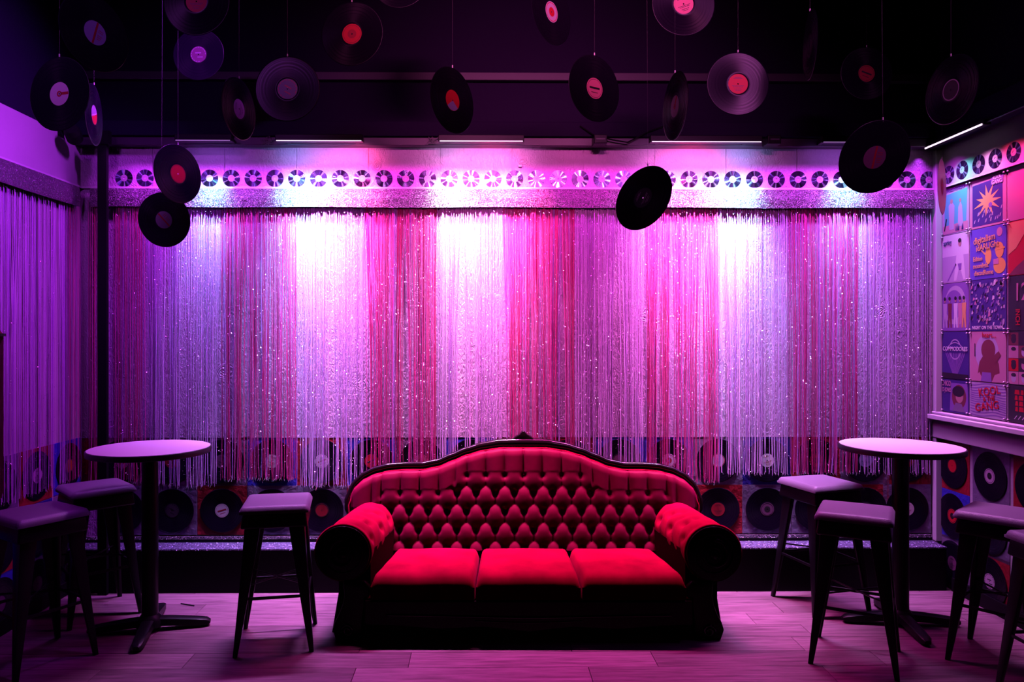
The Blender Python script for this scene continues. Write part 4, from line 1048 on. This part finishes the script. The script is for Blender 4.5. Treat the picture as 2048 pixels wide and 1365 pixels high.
G = [
 (0, 0, cP['pale'], 'album cover with cyan background and pale figures, top one beside the corner', a_cyan, [('JEFFERSON STARSHIP', .030, 'violet', 0, .42, .72, 0)]),
 (1, 0, cP['rose'], 'album cover with orange splash on purple and boxed title, top of second column', a_splash, [('KOOL', .030, 'white', .26, .395, .9, 0), ('GANG', .036, 'white', .26, .30, .9, 0)]),
 (2, 0, cP['rose'], 'plain pink album cover at the top right edge', None, []),
 (0, 1, cP['white'], 'whitish photo album cover of a seated person, second down beside the corner', a_photo, [('spring', .045, 'indigo', -.28, .30, .8, 0)]),
 (1, 1, cP['blue'], 'blue album cover with yellow cartoon shapes and blocky pale lettering', a_digi,
   [('digitalism', .060, 'orange', -.08, .22, .92, -4), ('idARLIGht', .054, 'orange', .0, .08, .9, -4), ('Edition', .040, 'orange', -.26, -.13, .8, 0), ('moonlight', .042, 'orange', -.18, -.27, .85, 0), ('discodRome', .042, 'orange', -.10, -.41, .85, 0)]),
 (2, 1, cP['red'], 'glowing red and orange album cover at the right edge', a_flame, []),
 (0, 2, cP['violet'], 'album cover of five standing people before a pale moon', a_moon, []),
 (1, 2, cP['indigo'], 'album cover crowded with tiny figures, white title along its foot', a_crowd, [('NIGHT ON THE TOWN', .030, 'white', 0, -.46, .9, 0)]),
 (2, 2, cP['black'], 'black album cover with a large pale 12 at the right edge', None, [('12', .15, 'rose', -.18, .05, .8, 0), ('INCH', .05, 'red', -.30, -.25, .8, 90)]),
 (0, 3, cP['indigo'], 'dark blue album cover with an arched white logo over a fan of rays', a_fan, [('COMMODORES', .040, 'white', 0, .10, .92, 0)]),
 (1, 3, cP['rose'], 'dusty pink album cover of a kneeling person with bowed head', a_kneel, [('heart....', .046, 'red', .05, .38, .95, 0)]),
 (2, 3, cP['black'], 'red and black album cover with a grid of faces at the right edge', a_faces, []),
 (0, 4, cP['indigo'], 'album cover with striped pink title beside a portrait, lowest beside the corner', a_portrait, [('CHICO', .050, 'rose', -.32, .30, .62, 0), ('D-JONES', .040, 'rose', -.30, .12, .62, 0)]),
 (1, 4, cP['pale'], 'album cover with wavy lines and large red letters, lowest of second column', a_waves, [('KOOL', .072, 'red', .06, .16, 1.0, -10), ('& THE', .040, 'red', .05, .0, 1.0, -8), ('GANG', .070, 'red', .0, -.26, 1.1, -10)]),
 (2, 4, cP['black'], 'black album cover with red block lettering, lowest at the right edge', a_blocks, []),
]
for g in G: poster(*g)

# ================================================================== SMALL THINGS AT THE EDGES
# fringed red lamp shade just entering at the left
lx, ly = -2.40, 3.10
lamp = thing('floor_lamp', 'edge of a dark red shade with long sequined red fringe at the left border', 'lamp', (lx, ly, 0))
m = MB(); m.lathe([(.06, 2.12), (.34, 1.735), (.345, 1.725), (.335, 1.725), (.055, 2.10)], 40); me = m.mesh('lamp_shade', M['shade']); recalc(me); autosmooth(me); sh = obj('lamp_shade', me, lamp)
m = MB(); m.lathe([(.338, 1.722), (.352, 1.722), (.352, 1.734), (.338, 1.734)], 40); obj('trim_band', m.mesh('trim_band', M['kick']), sh)
m = MB(); m.tube([(0, 0, .02), (0, 0, 2.10)], .014, 10); m.tube([(-.055, 0, 2.105), (.055, 0, 2.105)], .005, 6); obj('pole', m.mesh('pole', M['metal']), lamp)
m = MB(); m.lathe([(0, 0), (.16, 0), (.16, .012), (.03, .03), (0, .03)], 36, close=False); obj('base', m.mesh('base', M['metal'], True), lamp)
m = MB(); R = random.Random(9)
for k in range(150):
    a = 2*PI*k/150; r = .333+R.uniform(-.008, .008); x, y = r*math.cos(a), r*math.sin(a); zb = 1.02+R.uniform(-.02, .02)
    m.tube([(x, y, 1.722), (x+R.uniform(-.006, .006), y+R.uniform(-.006, .006), 1.35), (x+R.uniform(-.008, .008), y+R.uniform(-.008, .008), zb)], .0026, 4, 0)
    for q in range(9):
        z = R.uniform(zb, 1.7); s = .0035; n_ = Vector((x, y, R.uniform(-.1, .3))).normalized(); t1 = n_.cross(Vector((R.uniform(-1, 1), R.uniform(-1, 1), 1))).normalized(); t2 = n_.cross(t1); p = Vector((x, y, z))+n_*.004
        m.add([p+t1*s, p+t2*s, p-t1*s, p-t2*s], [(0, 1, 2, 3)], 1)
o = obj('fringe', m.mesh('fringe', [M['str_red'], M['flake_pink']]), sh); o['kind'] = 'stuff'
# red feather bouquet standing on the rightmost stool
fv = thing('feather_bouquet', 'fluffy red feather bouquet on the stool at the right border', 'decoration', (2.70, 3.36, .803))
m = MB(); m.lathe([(0, 0), (.045, 0), (.055, .03), (.05, .10), (.025, .19), (.03, .22), (.02, .21), (.015, .19), (0, .18)], 28, close=False); obj('vase', m.mesh('vase', cm('red_glass', .45, .01, .02, .12), True), fv)
m = MB(); R = random.Random(4)
for k in range(900):
    a, b = R.uniform(0, 2*PI), R.uniform(-.6, 1.4); d = Vector((math.cos(a)*math.cos(b), math.sin(a)*math.cos(b), math.sin(b)))
    c = Vector((0, 0, .31)) + d*R.uniform(.0, .035); L = R.uniform(.06, .125); e = c+d*L+Vector((0, 0, -.02)); t = d.cross(Vector((R.uniform(-1, 1), R.uniform(-1, 1), R.uniform(-1, 1)))).normalized()*.004
    m.add([c-t, c+t, e+t*.4, e-t*.4], [(0, 1, 2, 3)])
o = obj('feathers', m.mesh('feathers', M['feather']), fv); o['kind'] = 'stuff'
m = MB(); m.tube([(0, 0, .20), (0, 0, .31)], .006, 6); obj('stem', m.mesh('stem', M['feather']), fv)
# litter: straw on the floor
p = atZ(375, 1210, .004); q = atZ(388, 1218, .004)
m = MB(); m.tube([Vector((-.05, .02, .0035)), Vector((.05, -.02, .0035))], .0035, 6); o = obj('straw', m.mesh('straw', M['kick'])); o.location = (p.x, p.y, 0); tag(o, 'thin black straw lying on the floor right of the left table', 'straw')
# small wall hook above the discs
p = atY(1040, 332, YB-.01); m = MB(); m.box(-.012, .012, -.012, 0, -.008, .004); m.tube([(-.008, -.008, .0), (-.008, -.010, .02), (.004, -.010, .02)], .002, 6)
o = obj('wall_clip', m.mesh('wall_clip', M['pin'])); o.location = (p.x, YB-.0062, p.z); tag(o, 'tiny clip on the white strip right of the middle light pool', 'clip')
